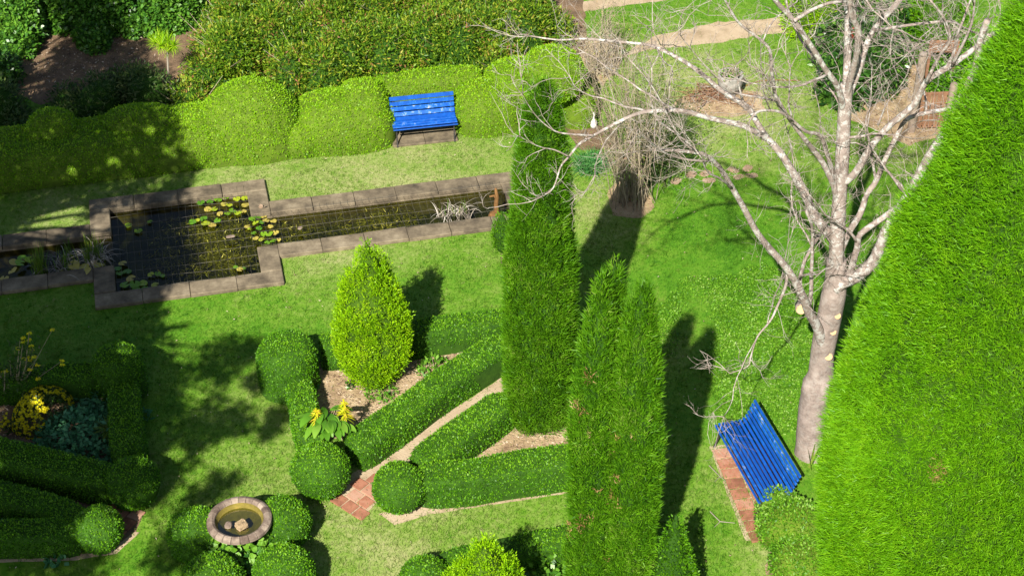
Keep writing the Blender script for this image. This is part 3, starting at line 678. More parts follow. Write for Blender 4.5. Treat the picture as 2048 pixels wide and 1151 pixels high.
P = G(972, 1285)
conifer('golden_conifer', 'bright conifer top poking in at the bottom edge', [(P, TOPZ(P, 1092), [(0, .4), (.2, .55), (.4, .55), (.6, .44), (.8, .25), (.92, .13), (1, .02)], .05)], 'gold_leaf', 'gold_core', 190, 26, .17, .032, .045, .018, 1.0, .42, ridge=.09, lump=.06)
P = G(1338, 1215)
conifer('cone_shrub', 'small cone-shaped clipped shrub at the bottom right of the twin cypress', [(P, TOPZ(P, 1028), [(0, .44), (.1, .44), (.4, .30), (.7, .15), (.9, .06), (1, .02)], .02)], 'cyp_leaf', 'cyp_core', 700, 4, .05, .03, .045, .025, .5, .8, lump=.03, cat='shrub')
P = G(1905, 1205)
conifer('giant_conifer', 'huge lime-green feathery conifer filling the right edge', [(P, TOPZ(P, -600), [(0, 1.65), (.05, 1.8), (.1, 1.97), (.15, 2.06), (.2, 2.08), (.3, 1.95), (.35, 1.86), (.45, 1.54), (.5, 1.39), (.55, 1.23), (.6, 1.07), (.65, .90), (.7, .77), (.85, .38), (1, .03)], .05)],
        'lime_leaf', 'lime_core', 470, 12, .19, .038, .088, .0115, .5, .6, thin=True, gaps=.33, ridge=.12, lump=.19, lf=1.15, trunk_r=.25, lean=(-.25, -.1, 0), brown=((1878, 925, 15), (1884, 945, 15), (1880, 958, 12), (1870, 936, 12)))
# behind, at the top right
P = G(1645, 58)
conifer('spreading_conifer', 'low golden-green spreading conifer at the top edge above the dirt track', [(P, 1.5, [(0, .75), (.3, .85), (.6, .7), (.85, .4), (1, .1)], .05)], 'gold_leaf', 'gold_core', 160, 12, .16, .04, .06, .02, .3, .7, lump=.1)
P = G(1868, 118)
conifer('spreading_conifer', 'bright green conifer behind the wooden gate', [(P, 2.2, [(0, .5), (.3, .6), (.6, .5), (.85, .3), (1, .05)], .05)], 'lime_leaf', 'lime_core', 160, 12, .15, .05, .10, .016, .5, .6, thin=True, lump=.1)

# ------------------------------------------------------------------ benches
def bench(name, label, o3, ax, length, prof, ang_iron=True, arm=False):
    """o3: front edge start on the ground; ax: unit vector along the front; prof: (depth, z, slat width, tilt)"""
    ax = np.asarray(ax, float); bk = np.array([-ax[1], ax[0]])            # towards the back
    t = thing(name, label, 'bench', (o3[0] + ax[0] * length / 2, o3[1] + ax[1] * length / 2, 0))
    ang = math.atan2(ax[1], ax[0])
    for d, z, w, tilt in prof:
        v, f = rbox(length, w, .026, .006)
        c, s = math.cos(tilt), math.sin(tilt)
        v = np.stack([v[:, 0], v[:, 1] * c - v[:, 2] * s, v[:, 1] * s + v[:, 2] * c], -1) + np.array([length / 2, d, z])
        v = rotz(v, ang) + np.array([o3[0], o3[1], 0]); part('slat', MB().add(v, f, 0, np.full(len(v), rng.random())), M['blue'], t)
    D = np.array([p[0] for p in prof]); Z = np.array([p[1] for p in prof])
    for s in ((.07, length - .07)):
        L3 = lambda d, z: np.array([o3[0] + ax[0] * s + bk[0] * d, o3[1] + ax[1] * s + bk[1] * d, z])
        q = MB(); q.add(*tube([L3(d, z - .03) for d, z in zip(D, Z)], .016, 6))
        part('bench_bracket', q, M['iron'], t)
        for a, b in (((D[1], Z[1] - .03), (D[0] - .02, 0.0)), ((D.max() * .62, .36), (D.max() + .06, 0.0))):
            q = MB(); q.add(*tube([L3(*a), L3((a[0] + b[0]) / 2 + .02, (a[1] + b[1]) / 2), L3(*b)], [.018, .016, .02], 6)); part('leg', q, M['iron'], t)
    return t
A, B = G(789, 297), G(917, 284); ax = unit((B - A)[:2])
S = G(849, 279); slab_o = thing('paving_slab', 'worn concrete slab under the far blue bench', 'slab', (S[0], S[1], 0))
for k in (-1, 1): slab('slab_half', S[:2] + ax * .33 * k + np.array([-ax[1], ax[0]]) * .12, .655, .62, .05, math.atan2(ax[1], ax[0]), M['stone'], slab_o, .008)
bench('garden_bench', 'blue slatted bench in the hedge recess beyond the pond', A + np.array([-ax[1], ax[0], 0]) * .02, ax, 1.30,
      [(.02, .405, .075, R(-25)), (.105, .425, .085, R(2)), (.20, .42, .085, R(-2)), (.295, .415, .085, R(-4)), (.385, .425, .085, R(25)), (.44, .50, .085, R(62)), (.48, .60, .085, R(70)), (.515, .70, .085, R(72)), (.55, .80, .085, R(72))])
A, B = G(1431, 848, .43), G(1519, 1004, .43); ax = unit((B - A)[:2]); LN = float(np.linalg.norm((B - A)[:2]))
A2 = A.copy(); A2[2] = 0
bench('garden_bench', 'long blue slatted bench by the bare tree trunk', A2, ax, LN,
      [(.0, .415, .044, R(-35)), (.065, .435, .047, R(-8)), (.135, .435, .047, R(0)), (.205, .43, .047, R(-4)), (.275, .425, .047, R(-4)), (.345, .42, .047, R(0)), (.415, .425, .047, R(10)), (.48, .45, .047, R(32)), (.525, .51, .047, R(58)), (.555, .58, .047, R(66)), (.585, .65, .047, R(70)), (.61, .72, .047, R(70)), (.64, .79, .047, R(60))])
# brick pad in front of it
bk = np.array([-ax[1], ax[0]]); C0 = G(1424, 900); C1 = G(1497, 1070); pa = unit((C1 - C0)[:2]); pb = np.array([-pa[1], pa[0]]); PLn = np.linalg.norm((C1 - C0)[:2])
pad = tag(obj('brick_pad', None, None, (float(C0[0]), float(C0[1]), 0)), kind='structure')
nb_ = int(PLn / .235) + 1
for j in range(3):
    for i in range(nb_):
        w = .207; c = C0[:2] + pa * ((i + .5 * (j % 2) * .6 + .5) * .235) + pb * (.14 + j * .305)
        slab('brick', c, w, .277, .055, math.atan2(pa[1], pa[0]) + rng.normal() * .03, M['brick'], pad, .006, z=-.028 + rng.uniform(-.004, .006))
BARE.append((np.array([C0[:2], C0[:2] + pa * PLn, C0[:2] + pa * PLn + pb * .9, C0[:2] + pb * .9]), 'pad'))
# bricks at the mouths of the two paths
def brick_patch(pix, n1, label_kind, m=None, s=.235):
    poly = poly_pts(pix); a0 = unit(poly[1] - poly[0]); b0 = np.array([-a0[1], a0[0]])
    if ((poly.mean(0) - poly[0]) @ b0) < 0: b0 = -b0
    o = tag(obj('brick_path', None, None, (float(poly[0][0]), float(poly[0][1]), 0)), kind='structure')
    for i in range(-n1, n1):
        for j in range(-n1, n1):
            c = poly[0] + a0 * (i + .5 * (j % 2)) * s + b0 * (j + .5) * s * .98
            if inside(c[None], poly)[0]:
                slab('brick', c, s - .024, s - .026, .055, math.atan2(a0[1], a0[0]) + rng.normal() * .02, M['brick'], o, .006, z=-.034 + rng.uniform(-.003, .005))
sheet('pad_bed', [(1418, 893), (1500, 885), (1545, 1075), (1490, 1080)], M['path_dirt'], .0052, .02)
brick_patch([(668, 1008), (722, 1042), (800, 960), (770, 930), (730, 955)], 12, 'r')
brick_patch([(228, 1092), (296, 1022), (215, 1000), (205, 1040)], 12, 'l')

# ------------------------------------------------------------------ bird bath
BZ = .80; Bc = G(478, 1034, BZ); bath = thing('bird_bath', 'round stone bird bath with segmented rim and murky water', 'bird bath', (Bc[0], Bc[1], 0))
RO, RI = .49, .355
nseg = 22
for k in range(nseg):
    a0, a1 = (k + .03) / nseg * 2 * math.pi, (k + .97) / nseg * 2 * math.pi
    prof = [(RI, BZ - .09), (RI + .012, BZ - .02), (RI + .05, BZ + .005), (RO - .05, BZ - .004), (RO - .008, BZ - .03), (RO, BZ - .075), (RO - .06, BZ - .10)]
    v = []; aa = np.linspace(a0, a1, 4)
    for a in aa:
        for r, z in prof: v.append((Bc[0] + r * math.cos(a), Bc[1] + r * math.sin(a), z + rng.normal() * .001))
    f = grid_faces(4, 7).tolist() + [[0, 1, 2, 3, 4, 5, 6], [21, 22, 23, 24, 25, 26, 27][::-1]]
    part('rim_stone', MB().add(v, f, 0, np.full(28, rng.random())), M['stone_bath'], bath)
q = MB(); q.add(*revolve([(.0, BZ - .235), (.18, BZ - .225), (.29, BZ - .17), (.345, BZ - .10), (RI + .006, BZ - .05)], 40, (Bc[0], Bc[1], 0))); part('bowl_inside', q, M['bath_floor'], bath, True)
q = MB(); q.add(*revolve([(RO - .06, BZ - .09), (.34, BZ - .2), (.20, BZ - .32), (.15, BZ - .45), (.17, .12), (.26, .06), (.26, 0)], 32, (Bc[0], Bc[1], 0))); part('pedestal', q, M['stone_bath'], bath, True)
q = MB(); q.add(*revolve([(0, BZ - .125), (.326, BZ - .125)], 40, (Bc[0], Bc[1], 0))); part('bath_water', q, M['water'], bath)
def rock(name, P, s, m, label=None, cat='rock', parent=None, seed=0, boxy=.6):
    v, f = blob((0, 0, 0), s[0], s[1], s[2], boxy, boxy, rng.uniform(0, 3), R(-80), 0, 1, 12, 8)
    v = v + rng.normal(size=v.shape) * min(s) * .06 + np.asarray(P)
    q = MB().add(v, f)
    if parent is not None: return part(name, q, m, parent)
    o = tag(obj(name, q.mesh(name, m, np.asarray(P))), label, cat); o.location = tuple(float(x) for x in P); return o
rock('stone', G(483, 1052, BZ - .12), (.075, .085, .09), M['soil'], 'squarish mossy stone standing in the bird bath', boxy=.35)
rock('stone', G(457, 1051, BZ - .12), (.06, .055, .06), M['stone_bath'], 'small brown stone in the bird bath by its rim')
# ivy round the pedestal
ivy = thing('ivy', 'ivy climbing over the pedestal below the bird bath rim', 'ivy', (Bc[0], Bc[1], 0))
star = np.array([(0, 0, 0), (.5, .25, .02), (.35, .5, 0), (.65, .55, .03), (1, 0, -.06), (.65, -.55, .03), (.35, -.5, 0), (.5, -.25, .02)]); sf = [[0, 1, 2], [0, 3, 4], [0, 4, 5], [0, 6, 7], [0, 2, 3], [0, 5, 6]]
base_me = []
for k in range(4):
    q = MB().add(star * np.array([1, 1, 1.0]), sf, 0, np.full(8, (k + .5) / 4)); base_me.append(q.mesh('ivy_leaf', M['fresh'] if k > 1 else M['ivy_bush']))
for k in range(170):
    a = rng.uniform(-math.pi * 1.02, R(40)); z = rng.uniform(.05, .66); rr = .24 + (.66 - z) * .42 + rng.normal() * .04 + (z > .5) * .12
    l = obj('leaf', base_me[k % 4 if z < .45 else 2 + k % 2], ivy, (rr * math.cos(a), rr * math.sin(a), z)); s = rng.uniform(.06, .105)
    l.scale = (s, s, s); l.rotation_euler = (rng.normal() * .4, rng.uniform(.1, .9), a + rng.normal() * .6)
for k in range(130):
    a = rng.uniform(R(-165), R(-5)); z = rng.uniform(.22, .62); rr = .30 + (.62 - z) * .55 + rng.uniform(0, .14)
    l = obj('leaf', base_me[k % 4], ivy, (rr * math.cos(a), rr * math.sin(a), z)); s_ = rng.uniform(.06, .10)
    l.scale = (s_, s_, s_); l.rotation_euler = (rng.normal() * .4, rng.uniform(.2, 1.0), a + rng.normal() * .6)
q = MB(); v, f = blob((Bc[0], Bc[1] - .02, 0), .44, .44, .5, 1.2, 1, 0, 0, .04, 2); leafify(q, v, f, 900, .06, .05, .04, mat=0); part('undergrowth', q, M['ivy_bush'], ivy)

# ------------------------------------------------------------------ flower-bed plants
def big_leaf(L, W_, fold=.15, droop=.5, n=6):
    v = []; f = []
    for k in range(n + 1):
        t = k / n; w = W_ * math.sin(math.pi * min(.97, t * .92 + .06)) ** .8 / 2; x = L * (t - .12 * droop * t * t); z = L * (.45 * t - droop * t * t * .8)
        v += [(x, -w, z + w * fold), (x, 0, z), (x, w, z + w * fold)]
    for k in range(n):
        a = k * 3; f += [[a, a + 1, a + 4, a + 3], [a + 1, a + 2, a + 5, a + 4]]
    return np.array(v), f
def place_leaf(name, parent, L, W_, off, az, m, droop, r):
    v, f = big_leaf(L, W_, .2, droop); q = MB().add(v, f, 0, np.full(len(v), r)); me = q.mesh(name, m, smooth=True); o = obj(name, me, parent, off); o.rotation_euler = (rng.normal() * .15, 0, az); return o
Pn = G(655, 872); canna = thing('ginger_lily', 'broad-leaved lily plant with two yellow flower spikes by the box ball', 'plant', (Pn[0], Pn[1], 0))
for k, (dx, dy) in enumerate([(622, 832), (612, 848), (606, 866), (622, 880), (640, 838), (655, 845), (668, 822), (680, 835), (645, 868), (665, 862), (628, 895), (690, 868), (676, 880), (700, 880), (650, 850), (636, 872), (712, 870), (684, 895), (660, 890), (672, 850), (648, 828), (630, 860), (618, 870), (640, 885), (655, 880), (690, 880), (700, 872), (664, 838), (625, 845), (675, 868), (648, 895), (634, 850)]):
    e_ = G(dx, dy, .55) - Pn; az = math.atan2(e_[1], e_[0]); r_ = np.hypot(e_[0], e_[1])
    place_leaf('leaf', canna, .36, .135, (e_[0] * .5, e_[1] * .5, .50 + rng.uniform(0, .22)), az + rng.normal() * .3, M['fresh'], rng.uniform(.3, .8), rng.random())
q = MB()
for k in range(7): a = rng.uniform(0, 6.28); q.add(*tube([Pn, Pn + [.05 * math.cos(a), .05 * math.sin(a), .25], Pn + [.14 * math.cos(a), .14 * math.sin(a), .5]], [.014, .012, .008], 5))
part('stem', q, M['fresh'], canna)
for px, py, hh in ((690, 822, .36), (634, 832, .28)):
    c = G(px, py + 10, .62); q = MB(); n = 90
    t = rng.random(n); p = c + np.stack([np.zeros(n), np.zeros(n), t * hh - .05], -1); d = unit(rng.normal(size=(n, 3)) * np.array([1, 1, .3]) + [0, 0, .3]); curved_blades(q, p, d, .17 * (1.15 - t * .7), .02, .8)
    q.add(*tube([(Pn[0] * .5 + c[0] * .5, Pn[1] * .5 + c[1] * .5, .1), c, c + [0, 0, hh]], .012, 5)); part('flower_spike', q, M['spike'], canna)
def weed(name, label, px, py, r, h, m, n=160, L=.07, W_=.035, cat='plant', zmin=.02):
    P = G(px, py); o = thing(name, label, cat, (P[0], P[1], 0)); q = MB()
    a, rr = rng.uniform(0, 6.28, n), r * np.sqrt(rng.random(n)); p = np.stack([P[0] + rr * np.cos(a), P[1] + rr * np.sin(a), zmin + rng.random(n) * h * (1.05 - (rr / r) ** 2)], -1)
    diamonds(q, p, unit(rng.normal(size=(n, 3)) * [1, 1, .5] + [0, 0, .35]), rng.uniform(.7, 1.3, n) * L, W_); part('foliage', q, M[m], o)
    q = MB()
    for k in range(5): q.add(*tube([P, P + [rng.normal() * r * .3, rng.normal() * r * .3, h * .6]], .006, 4))
    part('stem', q, M['twig'], o); return o
weed('ground_cover_plant', 'fresh green leafy plant at the foot of the golden conifer', 762, 786, .28, .16, 'fresh', 260)
weed('ground_cover_plant', 'leafy weed against the diagonal hedge right of the golden conifer', 868, 740, .30, .2, 'fresh', 240, .09, .04)
weed('ground_cover_plant', 'small weed in the shadow behind the golden conifer', 858, 690, .16, .15, 'fresh', 90, .09, .05)
weed('ground_cover_plant', 'tiny dark weed left of the golden conifer foot', 702, 772, .10, .1, 'glossy', 60)
weed('ground_cover_plant', 'small weed between the box hedge arms', 935, 912, .16, .12, 'fresh', 90)
weed('ground_cover_plant', 'weed at the right foot of the tall cypress', 1135, 838, .18, .2, 'fresh', 110)
weed('ground_cover_plant', 'pale-leaved plant in the shade at the bottom edge near the twin cypress', 1090, 1130, .42, .3, 'ivy_bush', 260, .1, .08)
weed('ground_cover_plant', 'teal leafy plant spreading over the shaded bed', 172, 885, .85, .45, 'teal', 2300, .10, .06)
weed('ground_cover_plant', 'teal seedling plant behind the shaded leafy plant', 200, 810, .30, .25, 'teal', 160, .12, .07)
weed('ground_cover_plant', 'shaded seedlings between the two lower left hedges', 35, 1025, .35, .15, 'teal', 130, .08, .07)
weed('ground_cover_plant', 'little round-leaved plant on the soil edge lower left', 112, 1122, .17, .12, 'teal', 40, .1, .09)
weed('ground_cover_plant', 'leafy weed against the outside of the shaded hedge', 283, 838, .14, .18, 'teal', 45, .11, .06)
weed('ground_cover_plant', 'fresh weed at the foot of the left hedge by the drum', 626, 775, .10, .2, 'teal', 60, .07, .04)
Pn = G(222, 888); o = thing('spiky_plant', 'spiky light green rosette rising from the shaded leafy plant', 'plant', (Pn[0], Pn[1], 0)); q = MB(); n = 70
a = rng.uniform(0, 6.28, n); curved_blades(q, np.tile(Pn + [0, 0, .3], (n, 1)), unit(np.stack([np.cos(a), np.sin(a), rng.uniform(.2, 1.6, n)], -1)), .3, .022, .6); part('foliage', q, M['reed'], o)
q = MB().add(*tube([Pn, Pn + [0, 0, .34]], .02, 6)); part('stem', q, M['reed'], o)
Pn = G(170, 800); o = thing('spiky_plant', 'grey grassy tuft in the shaded bed beside the chrysanthemum', 'plant', (Pn[0], Pn[1], 0)); q = MB(); n = 60
a = rng.uniform(0, 6.28, n); curved_blades(q, np.tile(Pn, (n, 1)), unit(np.stack([np.cos(a), np.sin(a), rng.uniform(.3, 1.6, n)], -1)), .32, .014, .5); part('foliage', q, M['teal'], o)
# chrysanthemum
Pn = G(85, 832); o = thing('chrysanthemum', 'low bush covered in small yellow flowers in the shaded bed', 'flower', (Pn[0], Pn[1], 0))
v, f = blob((Pn[0], Pn[1], 0), .42, .55, .42, .9, 1, R(-25), 0, .05, 2); q = MB(); leafify(q, v, f, 1500, .05, .025, .04, mat=0); part('foliage', q, M['wild_dark'], o)
q = MB(); p, nn = scatter(v, f, 300); nn = outward(p, nn, v.mean(0)); kf = noise(p, 1.8) > -.25; p, nn = p[kf], nn[kf]
def flower_heads(q, p, nn, r, k=8):
    m = len(p); b = np.repeat(p + nn * .02, k, 0); dn = unit(np.repeat(nn, k, 0) * .5 + unit(np.cross(np.repeat(nn, k, 0), rng.normal(size=(m * k, 3))))); diamonds(q, b, dn, r, r * .7)
flower_heads(q, p, nn, .042, 10); tag(part('flowers', q, M['flower_y'], o), kind='stuff')
weed('ground_cover_plant', 'small yellow-flowered plant at the left picture edge', 15, 858, .16, .2, 'wild_dark', 100)
Pn = G(15, 858); o = [x for x in bpy.data.objects if x.get('label', '').startswith('small yellow-flowered plant at')][0]
q = MB(); n = 26; p = Pn + np.c_[rng.normal(size=(n, 2)) * .09, rng.uniform(.12, .24, n)]; flower_heads(q, p, np.tile([0, -.3, 1.0], (n, 1)), .035, 8); tag(part('flowers', q, M['flower_y'], o), kind='stuff')
# tall yellow-flowered shrub at the left
Pn = G(30, 800); o = thing('flowering_shrub', 'tall dark shrub with yellow bell flowers at the left edge', 'shrub', (Pn[0], Pn[1], 0)); qs, ql = MB(), MB()
for px, py in ((58, 665), (45, 690), (70, 725), (10, 740), (40, 680), (-20, 700), (60, 700), (20, 720), (76, 756)):
    T = PL(px, py, Pn[1] + rng.normal() * .1); mid = (Pn + T) / 2 + rng.normal(size=3) * .06
    qs.add(*tube([Pn, mid, T], [.015, .011, .005], 5)); n = 60; t = rng.random(n)[:, None]
    p = Pn + (T - Pn) * (.25 + .72 * t) + rng.normal(size=(n, 3)) * .09; diamonds(ql, p, unit(rng.normal(size=(n, 3))), .10, .035)
part('stem', qs, M['twig'], o); part('foliage', ql, M['wild_dark'], o)
for px, py in ((58, 665), (58, 678), (46, 674), (46, 682), (36, 695), (62, 690), (63, 698), (55, 712), (60, 718), (48, 716), (68, 712), (75, 728), (6, 742), (12, 740), (76, 756), (72, 762), (60, 737), (105, 658), (123, 720), (124, 728)):
    T = PL(px, py, Pn[1] + rng.normal() * .06); q = MB(); n = 7; a = np.arange(n) / n * 6.28
    diamonds(q, np.tile(T, (n, 1)), unit(np.stack([np.cos(a), np.sin(a), np.full(n, -.4)], -1)), .055, .045); part('flower', q, M['flower_y'], o)
q = MB()
for px, py in ((105, 658), (123, 722)):
    T = PL(px, py, Pn[1]); q.add(*tube([Pn + [0, 0, .3], (Pn + T) / 2 + [0.05, 0, .1], T], [.008, .006, .003], 4))
part('flower_stalk', q, M['twig'], o)

# ------------------------------------------------------------------ reeds and odd things in the pond
def reeds(name, label, spots, n, h, dead_n, dead_h, spread):
    P = np.mean([G(a, b, WZ) for a, b in spots], 0); o = thing(name, label, 'reed', (P[0], P[1], WZ)); q, qd = MB(), MB()
    for a_, b_ in spots:
        c = G(a_, b_, WZ); p = c + np.c_[rng.normal(size=(n, 2)) * spread, np.zeros(n)]; a = rng.uniform(0, 6.28, n); k = rng.uniform(.05, .35, n)
        curved_blades(q, p, unit(np.stack([np.cos(a) * k, np.sin(a) * k, np.ones(n)], -1)), rng.uniform(.5, 1, n) * h, .017, .12)
        if dead_n:
            p = c + np.c_[rng.normal(size=(dead_n, 2)) * spread * 1.6, np.full(dead_n, .05)]; a = rng.uniform(0, 6.28, dead_n); k = rng.uniform(.4, 1.3, dead_n)
            curved_blades(qd, p, unit(np.stack([np.cos(a) * k, np.sin(a) * k, np.ones(dead_n)], -1)), rng.uniform(.5, 1, dead_n) * dead_h, .014, rng.uniform(.9, 2.2, dead_n), segs=6)
    part('leaves', q, M['reed'], o)
    if dead_n: part('dead_leaves', qd, M['dead'], o)
reeds('iris_clump', 'upright green iris clump in the left arm of the pond', [(78, 552), (86, 545)], 42, .75, 8, .5, .05)
reeds('iris_clump', 'iris clump with bleached dead leaves where arm meets basin', [(190, 515), (200, 520), (175, 528)], 26, .62, 34, .62, .06)
reeds('iris_clump', 'sparse iris clump between two others in the left arm', [(132, 545), (128, 530), (140, 520)], 12, .62, 22, .55, .06)
reeds('reed_clump', 'bleached dead reed clump in the right arm of the pond', [(890, 436), (912, 432), (930, 430)], 7, .48, 26, .52, .05)
Pn = G(994, 432, WZ); o = thing('driftwood', 'rust-brown upright twisted driftwood near the right pond end', 'driftwood', (Pn[0], Pn[1], WZ - .2)); q = MB()
Pq = lambda px, py: PL(px, py, Pn[1])
q.add(*tube([Pn - [0, 0, .3], Pq(994, 426), Pq(992, 408), Pq(994, 392), Pq(991, 376)], [.075, .06, .045, .04, .022], 8)); part('stem', q, M['rust'], o, True)
q = MB().add(*tube([Pq(993, 398), Pq(988, 391), Pq(979, 393)], [.03, .025, .018], 7)); part('side_branch', q, M['rust'], o, True)
rock('rock', G(990, 431, WZ + .02), (.11, .1, .07), M['rust'], 'mossy lump at the foot of the driftwood in the pond')
rock('stone', G(461, 473, .06), (.045, .085, .015), M['stone_bath'], 'pointed grey shell-like stone lying on the netting')
rock('stone', G(600, 456, .06), (.055, .04, .015), M['stone_bath'], 'flat oval grey stone on the netting of the right arm')
o = thing('dead_leaf', 'single curled brown leaf on the coping at the basin corner', 'leaf', G(526, 415, .1)); q = MB(); diamonds(q, np.tile(G(526, 415, .1), (4, 1)), unit(rng.normal(size=(4, 3)) * [1, 1, .5]), .1, .06); part('leaf_blade', q, M['chip'], o)

# ------------------------------------------------------------------ the bare tree
T0 = G(1622, 905); TY = T0[1]
tree = thing('bare_tree', 'bare grey tree with lichen-spotted limbs beside the long blue bench', 'tree', T0)
def limb_pts(pix, y0, y1, n=3):
    k = len(pix); ys = TY + np.linspace(y0, y1, k); p = np.array([PL(a, b, y) for (a, b), y in zip(pix, ys)])
    t = np.linspace(0, k - 1, (k - 1) * n + 1); i = np.clip(t.astype(int), 0, k - 2); w = t - i                    # Catmull-Rom
    P0 = p[np.clip(i - 1, 0, k - 1)]; P1 = p[i]; P2 = p[i + 1]; P3 = p[np.clip(i + 2, 0, k - 1)]; w = w[:, None]
    return .5 * (2 * P1 + (P2 - P0) * w + (2 * P0 - 5 * P1 + 4 * P2 - P3) * w ** 2 + (3 * P1 - P0 - 3 * P2 + P3) * w ** 3)
def bark_tube(p, r, sides, rough=.04):
    v, f = tube(p, r, sides); c = np.repeat(p[None], sides, 0).reshape(-1, 3)
    v = c + (v - c) * (1 + noise(v, 2.2)[:, None] * rough * 2); return v, f
tr = limb_pts([(1620, 925), (1622, 880), (1628, 820), (1640, 760), (1643, 720), (1653, 660), (1664, 600), (1671, 558), (1673, 520)], 0, .1, 4)
tr[0, 2] = -.05
rr = np.interp(np.linspace(0, 1, len(tr)), [0, .08, .2, .36, .42, .55, .8, 1], [.30, .265, .25, .245, .20, .185, .19, .15])
v, f = bark_tube(tr, rr, 22, .05)
v = v + unit(rng.normal(size=v.shape)) * .006
bl = PL(1612, 770, TY - .05); dd_ = np.linalg.norm(v - bl, axis=1); v = v + (v - tr[np.argmin(np.linalg.norm(tr - bl, axis=1))]) * (.35 * np.exp(-(dd_ / .16) ** 2))[:, None]
part('trunk', MB().add(v, f, 0, np.full(len(v), .12)), M['bark'], tree, True)
LIMBS = [
 # pixels, depth start/end, radius start/end, lichen
 ([(1671, 560), (1674, 470), (1679, 393), (1685, 300), (1689, 222), (1693, 167)], .05, .2, .155, .115, .6),
 ([(1693, 167), (1695, 110), (1696, 52), (1694, 0), (1690, -50)], .2, .6, .095, .06, .8),
 ([(1690, 215), (1697, 170), (1708, 132), (1714, 104), (1717, 63), (1702, 28), (1700, -10), (1706, -60)], .2, -.4, .085, .05, .4),
 ([(1691, 222), (1700, 185), (1716, 145), (1731, 97), (1748, 59), (1797, 3), (1830, -50)], .2, .8, .085, .055, .7),
 ([(1748, 62), (1773, 57), (1846, 47), (1901, 43), (1924, 54)], .6, .2, .05, .02, .4),
 ([(1687, 230), (1683, 200), (1672, 168), (1651, 139), (1623, 94), (1588, 42), (1550, 0), (1530, -40)], .2, -.7, .08, .045, .9),
 ([(1588, 42), (1620, 22), (1660, 6), (1694, 4)], -.5, -.1, .045, .03, .5),
 ([(1646, 690), (1634, 652), (1616, 621), (1606, 593), (1575, 538), (1519, 472), (1484, 409), (1449, 350), (1432, 327), (1408, 309), (1366, 302), (1310, 300)], 0, -1.6, .12, .022, .7),
 ([(1616, 621), (1622, 585), (1623, 540), (1625, 496), (1624, 454), (1612, 420)], -.05, -.3, .06, .03, .6),
 ([(1606, 590), (1600, 560), (1612, 515), (1640, 468)], -.2, -.1, .05, .04, .5),
 ([(1575, 540), (1571, 572), (1554, 614), (1540, 642), (1515, 673), (1502, 711), (1495, 732), (1460, 746)], -.5, -.9, .045, .010, .5),
 ([(1673, 530), (1668, 482), (1630, 433), (1609, 386), (1585, 344), (1561, 306), (1536, 278), (1515, 247), (1495, 215), (1442, 181), (1401, 146), (1366, 122), (1326, 101), (1295, 90), (1240, 84), (1170, 78), (1117, 80), (1060, 72)], .05, 1.0, .115, .012, .75),
 ([(1533, 276), (1515, 266), (1481, 250), (1418, 236), (1366, 222), (1309, 222), (1270, 229), (1225, 250), (1187, 271), (1159, 288), (1138, 313), (1121, 334), (1107, 375), (1085, 392)], .4, -.8, .085, .012, .7),
 ([(1187, 271), (1140, 268), (1110, 262), (1080, 240), (1060, 215), (1045, 190)], -.4, -.6, .026, .006, .5),
 ([(1138, 313), (1110, 300), (1085, 295), (1060, 285), (1040, 272)], -.6, -.8, .02, .006, .5),
 ([(1675, 400), (1665, 365), (1644, 323), (1623, 295), (1609, 278), (1581, 240), (1554, 202), (1543, 139), (1536, 94), (1484, 52), (1463, 24), (1440, -20)], .1, -.9, .085, .02, .6),
 ([(1677, 380), (1655, 312), (1640, 271), (1610, 262), (1565, 226), (1520, 222), (1500, 240)], .1, -.9, .06, .022, .5),
 ([(1554, 202), (1520, 195), (1470, 185), (1440, 160), (1400, 120), (1380, 95)], -.6, -.9, .03, .01, .5),
 ([(1672, 575), (1686, 565), (1714, 552), (1745, 524), (1762, 489), (1773, 458), (1814, 393), (1839, 348), (1866, 299), (1898, 250), (1919, 198), (1950, 139), (1960, 83), (1975, 40)], 0, -.5, .135, .055, .7),
 ([(1697, 560), (1700, 545), (1714, 496), (1721, 468), (1759, 440), (1800, 409), (1818, 388)], 0, -.2, .085, .06, .6),
 ([(1680, 540), (1682, 503), (1700, 461), (1721, 426), (1734, 388), (1752, 362), (1773, 313), (1794, 271), (1818, 236), (1887, 219), (1920, 212)], .1, .4, .095, .04, .6),
 ([(1689, 365), (1714, 341), (1741, 295), (1776, 254), (1828, 209), (1853, 163), (1905, 129), (1953, 94), (1980, 70)], .1, -.4, .09, .055, .7),
 ([(1752, 362), (1746, 330), (1738, 280), (1732, 240), (1740, 215)], .3, .5, .04, .012, .5),
 ([(1853, 163), (1880, 110), (1900, 80), (1890, 40), (1860, 0)], -.3, -.5, .045, .02, .5),
 ([(1905, 129), (1930, 80), (1945, 40), (1950, -10)], -.4, -.7, .04, .02, .4),
 ([(1651, 139), (1630, 170), (1638, 215), (1642, 250)], 0, .2, .02, .008, .3),
 ([(1756, 250), (1775, 205), (1800, 180)], .3, .3, .03, .008, .4),
]
SEGP = []; 
for pix, y0, y1, r0, r1, li in LIMBS:
    p = limb_pts(pix, y0, y1, 4); n = len(p); s_ = np.linspace(0, 1, n)
    li = min(1, li * 1.0); rad = (r0 + (r1 - r0) * s_ ** .6) * (.82 if r0 > .1 else .68)
    v, f = bark_tube(p, rad, 9 if r0 > .05 else 6)
    bo = part('branch', MB().add(v, f, 0, np.full(len(v), li)), M['bark'], tree, True); SEGP.append((p, rad, bo))
